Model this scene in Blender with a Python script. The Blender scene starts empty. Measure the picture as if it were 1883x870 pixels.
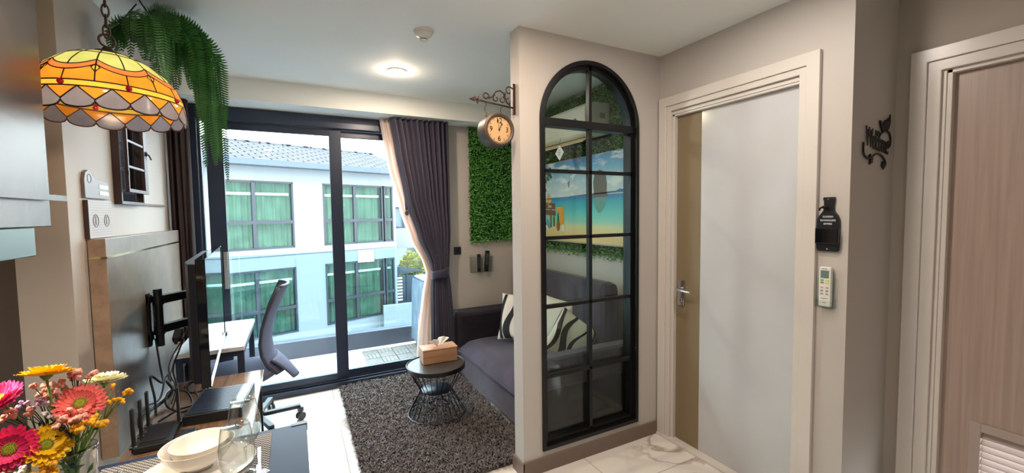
import bpy, bmesh, math, random
from mathutils import Vector, Matrix, Euler
random.seed(7)
PI = math.pi
S = bpy.context.scene
COL = S.collection
# ------------------------------------------------------------------ camera
FPX, YAW, PIT, ROL = 770.0, math.radians(27.45), math.radians(3.15), math.radians(-.75)
CAM = Vector((0, 0, 1.45))
cd = bpy.data.cameras.new('camera'); cam = bpy.data.objects.new('camera', cd); COL.objects.link(cam)
cd.sensor_width = 36; cd.lens = FPX / 1883 * 36; cd.clip_start = .02; cd.clip_end = 300
f = Vector((math.sin(YAW)*math.cos(PIT), math.cos(YAW)*math.cos(PIT), -math.sin(PIT)))
r = Vector((math.cos(YAW), -math.sin(YAW), 0)); u = r.cross(f)
r2 = r*math.cos(ROL) + u*math.sin(ROL); u2 = u*math.cos(ROL) - r*math.sin(ROL)
m = Matrix((r2, u2, -f)).transposed().to_4x4(); m.translation = CAM
cam.matrix_world = m
S.camera = cam
# ------------------------------------------------------------------ light
S.view_settings.view_transform = 'Standard'; S.view_settings.look = 'None'
S.view_settings.gamma = 1; S.view_settings.use_curve_mapping = False
S.view_settings.exposure = 0.98
w = bpy.data.worlds.new('sky'); S.world = w; w.use_nodes = True
bg = w.node_tree.nodes['Background']; bg.inputs[0].default_value = (.80, .92, 1, 1); bg.inputs[1].default_value = 6.6
def area(name, loc, size, power, color, rot=(0,0,0), spread=PI):
    l = bpy.data.lights.new(name, 'AREA'); l.shape = 'DISK'; l.size = size; l.energy = power; l.color = color; l.spread = spread
    o = bpy.data.objects.new(name, l); o.location = loc; o.rotation_euler = rot; COL.objects.link(o); return o
sun = bpy.data.lights.new('sun', 'SUN'); sun.energy = .5; sun.angle = math.radians(12); sun.color = (1, .97, .9)
so = bpy.data.objects.new('sun', sun); so.rotation_euler = (math.radians(38), math.radians(24), 0); COL.objects.link(so)
WARM = (1, .79, .60); SOFT = (1, .93, .86)
# x, y, power, colour of the ceiling downlights (the room's own lamps)
DOWN = [(.65, 2.90, 8.5, WARM), (.70, 1.45, 6.3, WARM), (1.45, 1.08, 4.5, SOFT), (-.30, .60, 7, SOFT), (.70, -.60, 2, SOFT)]

# ------------------------------------------------------------------ materials
def lin(c):
    c = c/255.0
    return c/12.92 if c <= .04045 else ((c+.055)/1.055)**2.4
def rgb(c): return (lin(c[0]), lin(c[1]), lin(c[2]), 1)
def mat(name, c, rough=.5, metal=0, spec=.5, noise=0, nscale=20, bump=0, bscale=60, c2=None, **kw):
    m = bpy.data.materials.new(name); m.use_nodes = True
    nt = m.node_tree; b = nt.nodes['Principled BSDF']
    b.inputs['Base Color'].default_value = rgb(c); b.inputs['Roughness'].default_value = rough
    b.inputs['Metallic'].default_value = metal; b.inputs['Specular IOR Level'].default_value = spec
    for k, v in kw.items(): b.inputs[k].default_value = v
    if c2 is not None or bump:
        tc = nt.nodes.new('ShaderNodeTexCoord')
    if c2 is not None:
        n = nt.nodes.new('ShaderNodeTexNoise'); n.inputs['Scale'].default_value = nscale; n.inputs['Detail'].default_value = 6
        n.inputs['Roughness'].default_value = .6
        rp = nt.nodes.new('ShaderNodeValToRGB'); rp.color_ramp.elements[0].color = rgb(c); rp.color_ramp.elements[1].color = rgb(c2)
        rp.color_ramp.elements[0].position = .35; rp.color_ramp.elements[1].position = .68
        nt.links.new(tc.outputs['Object'], n.inputs['Vector']); nt.links.new(n.outputs['Fac'], rp.inputs['Fac']); nt.links.new(rp.outputs['Color'], b.inputs['Base Color'])
    if bump:
        n = nt.nodes.new('ShaderNodeTexNoise'); n.inputs['Scale'].default_value = bscale; n.inputs['Detail'].default_value = 4
        bp = nt.nodes.new('ShaderNodeBump'); bp.inputs['Strength'].default_value = bump; bp.inputs['Distance'].default_value = .005
        nt.links.new(tc.outputs['Object'], n.inputs['Vector']); nt.links.new(n.outputs['Fac'], bp.inputs['Height']); nt.links.new(bp.outputs['Normal'], b.inputs['Normal'])
    return m
def emis(name, c, s):
    m = bpy.data.materials.new(name); m.use_nodes = True; b = m.node_tree.nodes['Principled BSDF']
    b.inputs['Base Color'].default_value = (0,0,0,1); b.inputs['Emission Color'].default_value = rgb(c); b.inputs['Emission Strength'].default_value = s
    return m
def pane(name, tint=(255,255,255), refl=.0, rough=0.0, ior=1.45, pw=4.5):
    """thin glass: clear straight on, mirror-like at grazing angles (same from both sides)"""
    m = bpy.data.materials.new(name); m.use_nodes = True; nt = m.node_tree; nt.nodes.clear()
    o = nt.nodes.new('ShaderNodeOutputMaterial'); mx = nt.nodes.new('ShaderNodeMixShader')
    t = nt.nodes.new('ShaderNodeBsdfTransparent'); g = nt.nodes.new('ShaderNodeBsdfGlossy'); lw = nt.nodes.new('ShaderNodeLayerWeight'); lw.inputs[0].default_value = .5
    t.inputs[0].default_value = rgb(tint); g.inputs['Roughness'].default_value = rough
    p = nt.nodes.new('ShaderNodeMath'); p.operation = 'POWER'; p.inputs[1].default_value = pw
    a = nt.nodes.new('ShaderNodeMath'); a.operation = 'MULTIPLY_ADD'; a.use_clamp = True; a.inputs[1].default_value = .8; a.inputs[2].default_value = .022 + refl
    nt.links.new(lw.outputs['Facing'], p.inputs[0]); nt.links.new(p.outputs[0], a.inputs[0]); nt.links.new(a.outputs[0], mx.inputs[0])
    nt.links.new(t.outputs[0], mx.inputs[1]); nt.links.new(g.outputs[0], mx.inputs[2]); nt.links.new(mx.outputs[0], o.inputs[0])
    return m
def sheer(name, c, op, transl=.5):
    m = bpy.data.materials.new(name); m.use_nodes = True; nt = m.node_tree; nt.nodes.clear()
    o = nt.nodes.new('ShaderNodeOutputMaterial'); mx = nt.nodes.new('ShaderNodeMixShader'); m2 = nt.nodes.new('ShaderNodeMixShader')
    t = nt.nodes.new('ShaderNodeBsdfTransparent'); d = nt.nodes.new('ShaderNodeBsdfDiffuse'); tl = nt.nodes.new('ShaderNodeBsdfTranslucent')
    d.inputs[0].default_value = rgb(c); tl.inputs[0].default_value = rgb(c); m2.inputs[0].default_value = transl; mx.inputs[0].default_value = op
    nt.links.new(d.outputs[0], m2.inputs[1]); nt.links.new(tl.outputs[0], m2.inputs[2])
    nt.links.new(t.outputs[0], mx.inputs[1]); nt.links.new(m2.outputs[0], mx.inputs[2]); nt.links.new(mx.outputs[0], o.inputs[0])
    return m
def floor_mat():
    m = mat('marble_tile', (214,205,196), .12); nt = m.node_tree; b = nt.nodes['Principled BSDF']; N = nt.nodes.new; Lk = nt.links.new
    tc = N('ShaderNodeTexCoord'); mp = N('ShaderNodeMapping'); mp.inputs['Location'].default_value = (-.23, -.03, 0); Lk(tc.outputs['Object'], mp.inputs[0])
    br = N('ShaderNodeTexBrick'); br.offset = .0; br.inputs['Scale'].default_value = 1; br.inputs['Brick Width'].default_value = .62; br.inputs['Row Height'].default_value = .32
    br.inputs['Mortar Size'].default_value = .0022; br.inputs['Mortar Smooth'].default_value = .2
    for i in (1,2): br.inputs[i].default_value = (1,1,1,1)
    br.inputs['Mortar'].default_value = (.42,.40,.38,1); Lk(mp.outputs[0], br.inputs[0])
    n1 = N('ShaderNodeTexNoise'); n1.inputs['Scale'].default_value = 1.6; n1.inputs['Detail'].default_value = 7; n1.inputs['Distortion'].default_value = 2.2; Lk(tc.outputs['Object'], n1.inputs[0])
    rp = N('ShaderNodeValToRGB'); e = rp.color_ramp.elements; e[0].position = .455; e[0].color = rgb((226,220,213)); e[1].position = .54; e[1].color = rgb((226,220,213))
    k = e.new(.495); k.color = rgb((170,156,146)); Lk(n1.outputs['Fac'], rp.inputs[0])
    n2 = N('ShaderNodeTexNoise'); n2.inputs['Scale'].default_value = .9; Lk(tc.outputs['Object'], n2.inputs[0])
    r3 = N('ShaderNodeValToRGB'); r3.color_ramp.elements[0].position = .45; r3.color_ramp.elements[1].position = .6; Lk(n2.outputs['Fac'], r3.inputs[0])
    mi = N('ShaderNodeMix'); mi.data_type = 'RGBA'; mi.inputs[6].default_value = rgb((226,220,213)); Lk(r3.outputs[0], mi.inputs[0]); Lk(rp.outputs[0], mi.inputs[7])
    mu = N('ShaderNodeMix'); mu.data_type = 'RGBA'; mu.blend_type = 'MULTIPLY'; mu.inputs[0].default_value = 1; Lk(mi.outputs[2], mu.inputs[6]); Lk(br.outputs[0], mu.inputs[7])
    Lk(mu.outputs[2], b.inputs['Base Color']); return m
def wood(name, c, c2, scale=(2,30,30), rough=.4, detail=5):
    m = mat(name, c, rough); nt = m.node_tree; b = nt.nodes['Principled BSDF']; N = nt.nodes.new
    tc = N('ShaderNodeTexCoord'); mp = N('ShaderNodeMapping'); mp.inputs['Scale'].default_value = scale; n = N('ShaderNodeTexNoise')
    n.inputs['Scale'].default_value = 1.5; n.inputs['Detail'].default_value = detail; n.inputs['Distortion'].default_value = .6
    rp = N('ShaderNodeValToRGB'); rp.color_ramp.elements[0].color = rgb(c); rp.color_ramp.elements[1].color = rgb(c2); rp.color_ramp.elements[0].position = .35; rp.color_ramp.elements[1].position = .7
    nt.links.new(tc.outputs['Object'], mp.inputs[0]); nt.links.new(mp.outputs[0], n.inputs[0]); nt.links.new(n.outputs['Fac'], rp.inputs[0]); nt.links.new(rp.outputs[0], b.inputs['Base Color']); return m
MT = dict(
 wall=mat('painted_wall', (192,185,178), .6, bump=.03, bscale=180),
 wallg=mat('grey_painted_wall', (178,168,156), .6),
 ceil=mat('ceiling_paint', (238,241,238), .7),
 trim=mat('baseboard_taupe', (118,100,90), .45),
 casing=mat('white_casing', (212,205,197), .28),
 door=mat('white_door_gloss', (200,201,204), .16, c2=(195,195,197), nscale=3),
 stripe=mat('tan_door_stripe', (134,118,92), .42, spec=.3),
 door2=wood('greyish_laminate_door', (176,154,142), (160,140,130), (40,40,1.2), .35),
 louvre=mat('louvre', (172,156,148), .35),
 darkwall=mat('dark_kitchen_panel', (52,42,36), .3),
 alu=mat('hazy_dark_aluminium', (46,56,76), .32, .2),  # bluish lift of the window haze is put into this colour
 blackmetal=mat('black_metal', (20,20,22), .35, .3),
 black=mat('black_plastic', (22,24,28), .38),
 blackgloss=mat('black_gloss', (14,16,20), .05),
 rubber=mat('rubber', (28,28,30), .8),
 chrome=mat('chrome', (205,205,205), .16, 1),
 steel=mat('brushed_steel', (84,74,68), .26, .85, bump=.08, bscale=30),
 bronze=mat('dark_bronze', (62,46,38), .45, .6),
 clockrim=mat('clock_pewter', (88,74,68), .5, .4),
 clockface=mat('clock_face', (196,156,108), .5),
 ink=mat('ink', (20,18,18), .6),
 stone=mat('stone_panel', (150,140,130), .30, c2=(128,118,108), nscale=7, bump=.05, bscale=25),
 stoneside=mat('stone_panel_side', (160,134,112), .5, c2=(134,110,92), nscale=18),
 gold=mat('metal_strip', (215,200,150), .12, 1),
 desk=wood('walnut_desk', (150,116,88), (112,84,64), (30,2.2,30), .22),
 white=mat('white_laminate', (225,232,240), .2),
 whitep=mat('white_plastic', (226,226,220), .35),
 greyp=mat('grey_plastic', (150,152,150), .4),
 fabric_lav=mat('lavender_mesh', (92,96,122), .8, bump=.4, bscale=400),
 frame_lav=mat('chair_frame', (60,62,74), .45),
 table=mat('black_table_sheen', (36,48,74), .42, spec=.16),  # black top; its blue-grey reflection is put into the base colour
 ceramic=mat('ceramic', (236,228,218), .12),
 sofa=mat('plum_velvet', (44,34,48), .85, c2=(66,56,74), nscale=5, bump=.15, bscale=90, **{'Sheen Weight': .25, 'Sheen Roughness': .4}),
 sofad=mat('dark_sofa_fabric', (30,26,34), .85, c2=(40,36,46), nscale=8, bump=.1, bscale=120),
 curtain=mat('dark_curtain', (46,42,66), .7, **{'Sheen Weight': .3}),
 curtain_l=mat('brown_curtain', (50,36,36), .7),
 cushw=mat('cushion_white', (222,214,200), .85),
 cushb=mat('cushion_black', (26,25,28), .85),
 leaf=mat('hedge_leaf', (30,96,28), .45, c2=(104,178,78), nscale=34),
 leafback=mat('hedge_backing', (16,40,16), .9),
 fern=mat('fern_leaf', (34,96,46), .5, c2=(78,144,70), nscale=9),
 fernstem=mat('fern_stem', (40,70,30), .6),
 basket=mat('wicker', (50,34,24), .8),
 rug=mat('rug_pile', (60,53,54), .95, c2=(116,107,104), nscale=26),
 tabletop=mat('smoked_top', (66,62,60), .3, spec=.3),
 woodbox=wood('box_wood', (196,150,116), (172,126,94), (3,20,20), .45),
 tissue=mat('tissue', (240,240,238), .9),
 acw=mat('ac_white', (222,220,206), .35),
 acy=mat('ac_flap', (206,190,150), .4),
 clear=pane('clear_glass', (250,253,252)),
 tint=pane('smoked_glass', (238,246,242), .012),
 railglass=pane('rail_glass', (228,240,244), .03),
 winglass=pane('facade_glass', (232,246,240), -.010),
 mirror=mat('mirror', (225,232,236), .03, 1),
 mframe=mat('brown_frame', (66,44,40), .4),
 mframe2=mat('brown_frame_light', (120,92,84), .4),
 glass=pane('drinking_glass', (246,250,250), .09, pw=2.2),
 tv=mat('tv_screen', (8,9,12), .04, spec=1.0),
 tvback=mat('tv_back', (26,30,40), .5),
 plaque=mat('grey_plaque', (122,112,112), .4, .2),
 plaque2=mat('pale_plaque', (188,180,178), .45),
 paper=mat('paper_white', (235,238,240), .6),
 inkg=mat('grey_ink', (120,112,112), .6),
 outwall=mat('white_render', (116,120,123), .8),
 outwall2=mat('grey_column', (52,58,76), .7),
 outframe=mat('grey_window_frame', (28,32,42), .5),
 outcurt=mat('green_curtain', (56,74,64), .8, c2=(92,108,98), nscale=3),
 dark=mat('window_dark', (70,90,100), .3),
 fascia=mat('blue_fascia', (58,68,92), .5),
 roof=None,
 balc=mat('balcony_tile', (206,208,210), .45),
 parapet=mat('parapet_grey', (70,75,86), .7),
 deck=mat('deck_tile', (112,106,100), .6, c2=(92,88,84), nscale=12),
 asphalt=mat('asphalt', (62,68,80), .9),
 tree_g=mat('tree_green', (56,92,34), .8, spec=.1), tree_y=mat('tree_yellow', (150,142,30), .8, spec=.1), tree_l=mat('tree_bright', (40,150,34), .8, spec=.1),
 trunk=mat('trunk', (70,60,50), .8),
 fence=mat('dark_fence', (32,38,50), .4),
 cover=mat('appliance_cover', (96,112,124), .35, c2=(60,82,102), nscale=9),
 coverr=mat('cover_red', (190,120,120), .5),
 petal_pink=mat('petal_pink', (236,40,100), .55), petal_pinkl=mat('petal_magenta', (245,80,150), .55), petal_y=mat('petal_yellow', (250,196,10), .55),
 petal_c=mat('petal_coral', (238,110,100), .55), petal_w=mat('petal_cream', (236,232,190), .6), eye_g=mat('flower_eye', (150,150,30), .7), eye_y=mat('flower_eye_yellow', (220,180,40), .7),
 fill_p=mat('filler_pink', (222,150,132), .7), fill_l=mat('filler_lilac', (196,150,190), .7), fill_w=mat('filler_white', (235,225,225), .7), fill_y=mat('filler_yellow', (246,176,30), .7),
 stem=mat('stem_green', (120,150,70), .6), stemd=mat('stem_dark', (60,70,50), .6), leafd=mat('bouquet_leaf', (50,80,30), .6),
 placemat=mat('placemat', (96,92,92), .8),
 lead=mat('lead_came', (48,28,18), .45, .3),
)
def stainm(name, c, e=0):
    m = bpy.data.materials.new(name); m.use_nodes = True; nt = m.node_tree; nt.nodes.clear(); N = nt.nodes.new
    o = N('ShaderNodeOutputMaterial'); mx = N('ShaderNodeMixShader'); tl = N('ShaderNodeBsdfTranslucent'); p = N('ShaderNodeBsdfPrincipled')
    p.inputs['Base Color'].default_value = rgb(c); p.inputs['Roughness'].default_value = .15; tl.inputs[0].default_value = rgb(c)
    tc = N('ShaderNodeTexCoord'); n = N('ShaderNodeTexNoise'); n.inputs['Scale'].default_value = 18; n.inputs['Detail'].default_value = 3
    rp = N('ShaderNodeValToRGB'); rp.color_ramp.elements[0].color = rgb([v*.82 for v in c]); rp.color_ramp.elements[1].color = rgb([min(255, v*1.05+6) for v in c])
    nt.links.new(tc.outputs['Object'], n.inputs[0]); nt.links.new(n.outputs['Fac'], rp.inputs[0]); nt.links.new(rp.outputs[0], tl.inputs[0]); nt.links.new(rp.outputs[0], p.inputs['Base Color'])
    mx.inputs[0].default_value = .72; nt.links.new(p.outputs[0], mx.inputs[1]); nt.links.new(tl.outputs[0], mx.inputs[2]); nt.links.new(mx.outputs[0], o.inputs[0]); return m
def roof_mat():
    m = mat('roof_shingle', (205,205,210), .9, spec=.03); nt = m.node_tree; b = nt.nodes['Principled BSDF']; N = nt.nodes.new
    tc = N('ShaderNodeTexCoord'); br = N('ShaderNodeTexBrick'); br.inputs['Scale'].default_value = 1; br.inputs['Brick Width'].default_value = .5; br.inputs['Row Height'].default_value = .24
    br.inputs['Mortar Size'].default_value = .026; br.inputs[1].default_value = rgb((88,88,91)); br.inputs[2].default_value = rgb((80,81,85)); br.inputs['Mortar'].default_value = rgb((24,26,32))
    nt.links.new(tc.outputs['Object'], br.inputs[0]); nt.links.new(br.outputs[0], b.inputs['Base Color']); return m
MT['roof'] = roof_mat(); MT['floor'] = floor_mat()
# placemat weave
def weave():
    m = MT['placemat']; nt = m.node_tree; b = nt.nodes['Principled BSDF']; N = nt.nodes.new
    tc = N('ShaderNodeTexCoord'); ch = N('ShaderNodeTexChecker'); ch.inputs['Scale'].default_value = 150; ch.inputs[1].default_value = rgb((166,160,154)); ch.inputs[2].default_value = rgb((52,50,52))
    nt.links.new(tc.outputs['Object'], ch.inputs[0]); nt.links.new(ch.outputs[0], b.inputs['Base Color'])
weave()

# ------------------------------------------------------------------ mesh helpers
class MB:
    def __init__(s): s.v = []; s.f = []; s.mi = []; s.cur = 0
    def add(s, vs, fs):
        k = len(s.v); s.v += [tuple(p) for p in vs]; s.f += [tuple(i+k for i in q) for q in fs]; s.mi += [s.cur]*len(fs); return s
    def box(s, x0, x1, y0, y1, z0, z1):
        if x0 > x1: x0, x1 = x1, x0
        if y0 > y1: y0, y1 = y1, y0
        if z0 > z1: z0, z1 = z1, z0
        return s.add([(x0,y0,z0),(x1,y0,z0),(x1,y1,z0),(x0,y1,z0),(x0,y0,z1),(x1,y0,z1),(x1,y1,z1),(x0,y1,z1)],
            [(3,2,1,0),(4,5,6,7),(0,1,5,4),(1,2,6,5),(2,3,7,6),(3,0,4,7)])
    def obox(s, c, size, rot=None):     # centre, size, rotation matrix
        R = rot or Matrix.Identity(3); c = Vector(c); vs = []
        for z in (-.5,.5):
            for x, y in ((-.5,-.5),(.5,-.5),(.5,.5),(-.5,.5)): vs.append(c + R @ Vector((x*size[0], y*size[1], z*size[2])))
        return s.add(vs, [(3,2,1,0),(4,5,6,7),(0,1,5,4),(1,2,6,5),(2,3,7,6),(3,0,4,7)])
    def tube(s, pts, rad, n=8, cap=True):
        pts = [Vector(p) for p in pts]; k = len(pts); rings = []
        rr = rad if isinstance(rad, (list, tuple)) else [rad]*k
        t0 = (pts[1]-pts[0]).normalized(); a = t0.orthogonal().normalized()
        for i in range(k):
            t = (pts[min(i+1,k-1)] - pts[max(i-1,0)])
            t = t.normalized() if t.length > 1e-9 else t0
            a = (a - t*a.dot(t)); a = a.normalized() if a.length > 1e-6 else t.orthogonal().normalized()
            b = t.cross(a)
            rings.append([pts[i] + (a*math.cos(2*PI*j/n) + b*math.sin(2*PI*j/n))*rr[i] for j in range(n)])
        fs = [(i*n+j, i*n+(j+1)%n, (i+1)*n+(j+1)%n, (i+1)*n+j) for i in range(k-1) for j in range(n)]
        if cap: fs += [tuple(range(n))[::-1], tuple((k-1)*n+j for j in range(n))]
        return s.add([p for q in rings for p in q], fs)
    def ring(s, c, R, rad, n=32, m=8, rot=None):
        Q = rot or Matrix.Identity(3); c = Vector(c); vs = []
        for i in range(n):
            a = 2*PI*i/n; d = Vector((math.cos(a), math.sin(a), 0))
            for j in range(m):
                b = 2*PI*j/m; vs.append(c + Q @ (d*(R + rad*math.cos(b)) + Vector((0,0,rad*math.sin(b)))))
        return s.add(vs, [(i*m+j, ((i+1)%n)*m+j, ((i+1)%n)*m+(j+1)%m, i*m+(j+1)%m) for i in range(n) for j in range(m)])
    def lathe(s, prof, c=(0,0,0), n=32, rot=None, cap=True):
        Q = rot or Matrix.Identity(3); c = Vector(c); vs = []; k = len(prof)
        for (rr, z) in prof:
            for j in range(n):
                a = 2*PI*j/n; vs.append(c + Q @ Vector((rr*math.cos(a), rr*math.sin(a), z)))
        fs = [(i*n+j, i*n+(j+1)%n, (i+1)*n+(j+1)%n, (i+1)*n+j) for i in range(k-1) for j in range(n)]
        if cap:
            if prof[0][0] > 1e-5: fs.append(tuple(range(n))[::-1])
            if prof[-1][0] > 1e-5: fs.append(tuple((k-1)*n+j for j in range(n)))
        return s.add(vs, fs)
    def prism(s, poly, fn, a, b):        # fn(x, y, t) -> point
        n = len(poly); vs = [fn(x, y, a) for x, y in poly] + [fn(x, y, b) for x, y in poly]
        fs = [tuple(range(n))[::-1], tuple(range(n, 2*n))] + [(i, (i+1)%n, n+(i+1)%n, n+i) for i in range(n)]
        return s.add(vs, fs)
    def ball(s, c, R, n=8, m=6, sc=(1,1,1)):
        c = Vector(c); vs = [c + Vector((0,0,-R*sc[2]))]
        for i in range(1, m):
            p = -PI/2 + PI*i/m
            for j in range(n): vs.append(c + Vector((R*sc[0]*math.cos(p)*math.cos(2*PI*j/n), R*sc[1]*math.cos(p)*math.sin(2*PI*j/n), R*sc[2]*math.sin(p))))
        vs.append(c + Vector((0,0,R*sc[2]))); L = len(vs)-1
        fs = [(0, 1+(j+1)%n, 1+j) for j in range(n)]
        for i in range(m-2): fs += [(1+i*n+j, 1+i*n+(j+1)%n, 1+(i+1)*n+(j+1)%n, 1+(i+1)*n+j) for j in range(n)]
        fs += [(L, 1+(m-2)*n+j, 1+(m-2)*n+(j+1)%n) for j in range(n)]
        return s.add(vs, fs)
    def grid(s, fn, nu, nv, closed=False):
        vs = [fn(i/nu, j/nv) for j in range(nv+1) for i in range(nu+1)]
        return s.add(vs, [(j*(nu+1)+i, j*(nu+1)+i+1, (j+1)*(nu+1)+i+1, (j+1)*(nu+1)+i) for j in range(nv) for i in range(nu)])
ORG = {}
def org(o): return ORG.get(o.name, Vector((0,0,0)))
def obj(name, mb, m, parent=None, smooth=False, bevel=0, solid=0, sub=0, at=None):
    """one mesh object; vertices given in world coordinates (or in the parent's local ones for movable things)"""
    me = bpy.data.meshes.new(name)
    if parent is not None: o0 = org(parent)
    elif at is not None: o0 = Vector(at)
    else:
        xs = [p[0] for p in mb.v]; ys = [p[1] for p in mb.v]; zs = [p[2] for p in mb.v]
        o0 = Vector(((min(xs)+max(xs))/2, (min(ys)+max(ys))/2, min(zs)))
    me.from_pydata([(p[0]-o0.x, p[1]-o0.y, p[2]-o0.z) for p in mb.v], [], mb.f)
    for q in (m if isinstance(m, (list, tuple)) else [m]): me.materials.append(MT[q] if isinstance(q, str) else q)
    if any(mb.mi): me.polygons.foreach_set('material_index', mb.mi)
    if smooth: me.shade_smooth()
    me.update()
    o = bpy.data.objects.new(name, me); COL.objects.link(o)
    if smooth == 'auto':
        try: me.set_sharp_from_angle(angle=math.radians(40))
        except Exception: pass
    if parent is not None: o.parent = parent
    else: o.location = o0
    ORG[o.name] = o0.copy()
    if solid:
        md = o.modifiers.new('solidify', 'SOLIDIFY'); md.thickness = solid; md.offset = 0
    if bevel:
        md = o.modifiers.new('bevel', 'BEVEL'); md.width = bevel; md.segments = 2; md.limit_method = 'ANGLE'; md.angle_limit = math.radians(40)
    if sub:
        md = o.modifiers.new('subsurf', 'SUBSURF'); md.levels = sub; md.render_levels = sub
    return o
def tag(o, label, cat, group=None, kind=None):
    o['label'] = label; o['category'] = cat
    if group: o['group'] = group
    if kind: o['kind'] = kind
    return o
def thing(name, label, cat, loc, group=None):
    o = bpy.data.objects.new(name, None); COL.objects.link(o); o.location = loc; o.empty_display_size = .1
    ORG[o.name] = Vector(loc); return tag(o, label, cat, group)
def local(name, label, cat, group=None):      # thing built in its own coordinates, placed afterwards
    return thing(name, label, cat, (0,0,0), group)
def place(o, loc, rz=0, rx=0, ry=0):
    o.location = loc; o.rotation_euler = (rx, ry, rz); return o
def struct(name, mb, m, parent=None, **k):
    o = obj(name, mb, m, parent, **k)
    if parent is None: o['kind'] = 'structure'
    return o
def sthing(name, loc):
    o = bpy.data.objects.new(name, None); COL.objects.link(o); o.location = loc; ORG[o.name] = Vector(loc); o['kind'] = 'structure'; return o
def copy_tree(o, loc, rz=None, label=None, parent=None):
    c = o.copy(); COL.objects.link(c)
    if parent is not None: c.parent = parent
    else:
        c.location = loc
        if rz is not None: c.rotation_euler = (0,0,rz)
        if label: c['label'] = label
    for ch in [x for x in bpy.data.objects if x.parent == o]: copy_tree(ch, None, None, None, c)
    return c
B = lambda *a: MB().box(*a)
def text_mb(body, size, fn, depth=.002, shear=0, align='CENTER', spacing=1):
    """lettering as mesh; fn(x, y, z) maps text plane to the place"""
    cu = bpy.data.curves.new('txt', 'FONT'); cu.body = body; cu.size = size; cu.extrude = depth; cu.align_x = align; cu.align_y = 'CENTER'; cu.shear = shear; cu.resolution_u = 3
    cu.space_character = spacing
    o = bpy.data.objects.new('txt', cu); COL.objects.link(o)
    dg = bpy.context.evaluated_depsgraph_get(); me = bpy.data.meshes.new_from_object(o.evaluated_get(dg))
    mb = MB(); mb.add([fn(v.co.x, v.co.y, v.co.z) for v in me.vertices], [tuple(p.vertices) for p in me.polygons])
    bpy.data.objects.remove(o); bpy.data.curves.remove(cu); bpy.data.meshes.remove(me); return mb
def marks(n, size, fn, seed=0, d=.0003):
    """a row of small print too fine to read: strokes of uneven width and height, centred on 0"""
    R_ = random.Random(seed); mb = MB(); x = 0; items = []
    for k in range(n):
        w_ = size*R_.uniform(.35,.6); items.append((x, w_, R_.random())); x += w_ + size*.16
    for a, w_, q in items:
        a -= x/2; h = size*(.5 if q < .6 else .36)
        def bx(x0, x1, y0, y1): mb.add([fn(x0,y0,0),fn(x1,y0,0),fn(x1,y1,0),fn(x0,y1,0),fn(x0,y0,d),fn(x1,y0,d),fn(x1,y1,d),fn(x0,y1,d)], [(3,2,1,0),(4,5,6,7),(0,1,5,4),(1,2,6,5),(2,3,7,6),(3,0,4,7)])
        t = size*.13; bx(a, a+t, -size*.35, h); bx(a+w_-t, a+w_, -size*.35, size*.3)
        if q > .3: bx(a+t, a+w_-t, size*.3-t, size*.3)
        if q < .75: bx(a+t, a+w_-t, -size*.35, -size*.35+t)
    return mb
def merge(*ms):
    o = MB()
    for q in ms: o.add(q.v, q.f)
    return o
def Rz(a): return Matrix.Rotation(a, 3, 'Z')
def Rx(a): return Matrix.Rotation(a, 3, 'X')
def Ry(a): return Matrix.Rotation(a, 3, 'Y')

# ================================================================== SETTING
H = 2.42
XL, XK, YJ, YW, XS, XD, YD, XC, YR = -.76, -.91, 2.19, 3.74, 2.13, 2.08, 1.95, 2.46, .913
struct('floor', B(-1.06, 2.66, -2.15, 3.90, -.12, 0), 'floor', at=(0,0,0))
struct('ceiling', B(-1.06, 2.66, -2.15, 3.90, H, H+.12), 'ceil')
struct('wall_left', B(-1.06, XL, YJ, YW, 0, H), 'wall')
struct('wall_kitchen', B(-1.06, XK, -2, YJ, 0, H), 'darkwall')
struct('wall_back', B(-1.06, 2.66, -2.15, -2, 0, H), 'wall')
struct('wall_sofa_side', B(XS, XS+.15, YD+.1, YW, 0, H), 'wall')
struct('wall_far', MB().box(1.22, 2.28, YW, YW+.15, 0, H).box(-1.06, -.66, YW, YW+.15, 0, H).box(-.66, 1.22, YW, YW+.15, 2.265, H), 'wall')
struct('trim_1', B(XL, XS, 3.50, YW, 2.268, H), 'ceil')          # curtain soffit
# divider wall with the arched hole
def divider():
    x0, x1, y0, y1 = 1.068, XD, YD, YD+.1
    hx0, hx1, hz0, hz1 = 1.188, 1.895, .118, 1.955; cx = (hx0+hx1)/2; R = (hx1-hx0)/2
    mb = MB(); mb.box(x0, hx0, y0, y1, 0, H); mb.box(hx1, x1, y0, y1, 0, H); mb.box(hx0, hx1, y0, y1, 0, hz0)
    n = 32
    pts = [(cx - R*math.cos(PI*i/n), hz1 + R*math.sin(PI*i/n)) for i in range(n+1)]
    for i in range(n):
        (a, b), (c, d) = pts[i], pts[i+1]
        mb.add([(a,y0,b),(c,y0,d),(c,y0,H),(a,y0,H),(a,y1,b),(c,y1,d),(c,y1,H),(a,y1,H)], [(0,1,2,3),(7,6,5,4),(0,4,5,1)])
    return mb
struct('wall_divider', divider(), 'wall')
struct('wall_door_side', MB().box(XD, XD+.15, YR, 1.10, 0, H).box(XD, XD+.15, 1.865, YD+.1, 0, H).box(XD, XD+.15, 1.10, 1.865, 2.055, H), 'wall')
struct('wall_return', B(XD+.15, XC+.2, YR, YR+.14, 0, H), 'wall')
struct('wall_corridor', MB().box(XC, XC+.2, .76, YR, 0, H).box(XC, XC+.2, -2, -.09, 0, H).box(XC, XC+.2, -.09, .76, 2.045, H), 'wallg')
struct('baseboard_divider', MB().box(1.058, XD, YD-.012, YD, 0, .083).box(1.056, 1.068, YD-.012, YD+.112, 0, .083), 'trim', bevel=.002)
struct('baseboard_sofa_side', B(XS-.012, XS, YD+.1, YW, 0, .083), 'trim')
struct('baseboard_left', B(XL, XL+.012, YJ, YW, 0, .083), 'trim')
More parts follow.
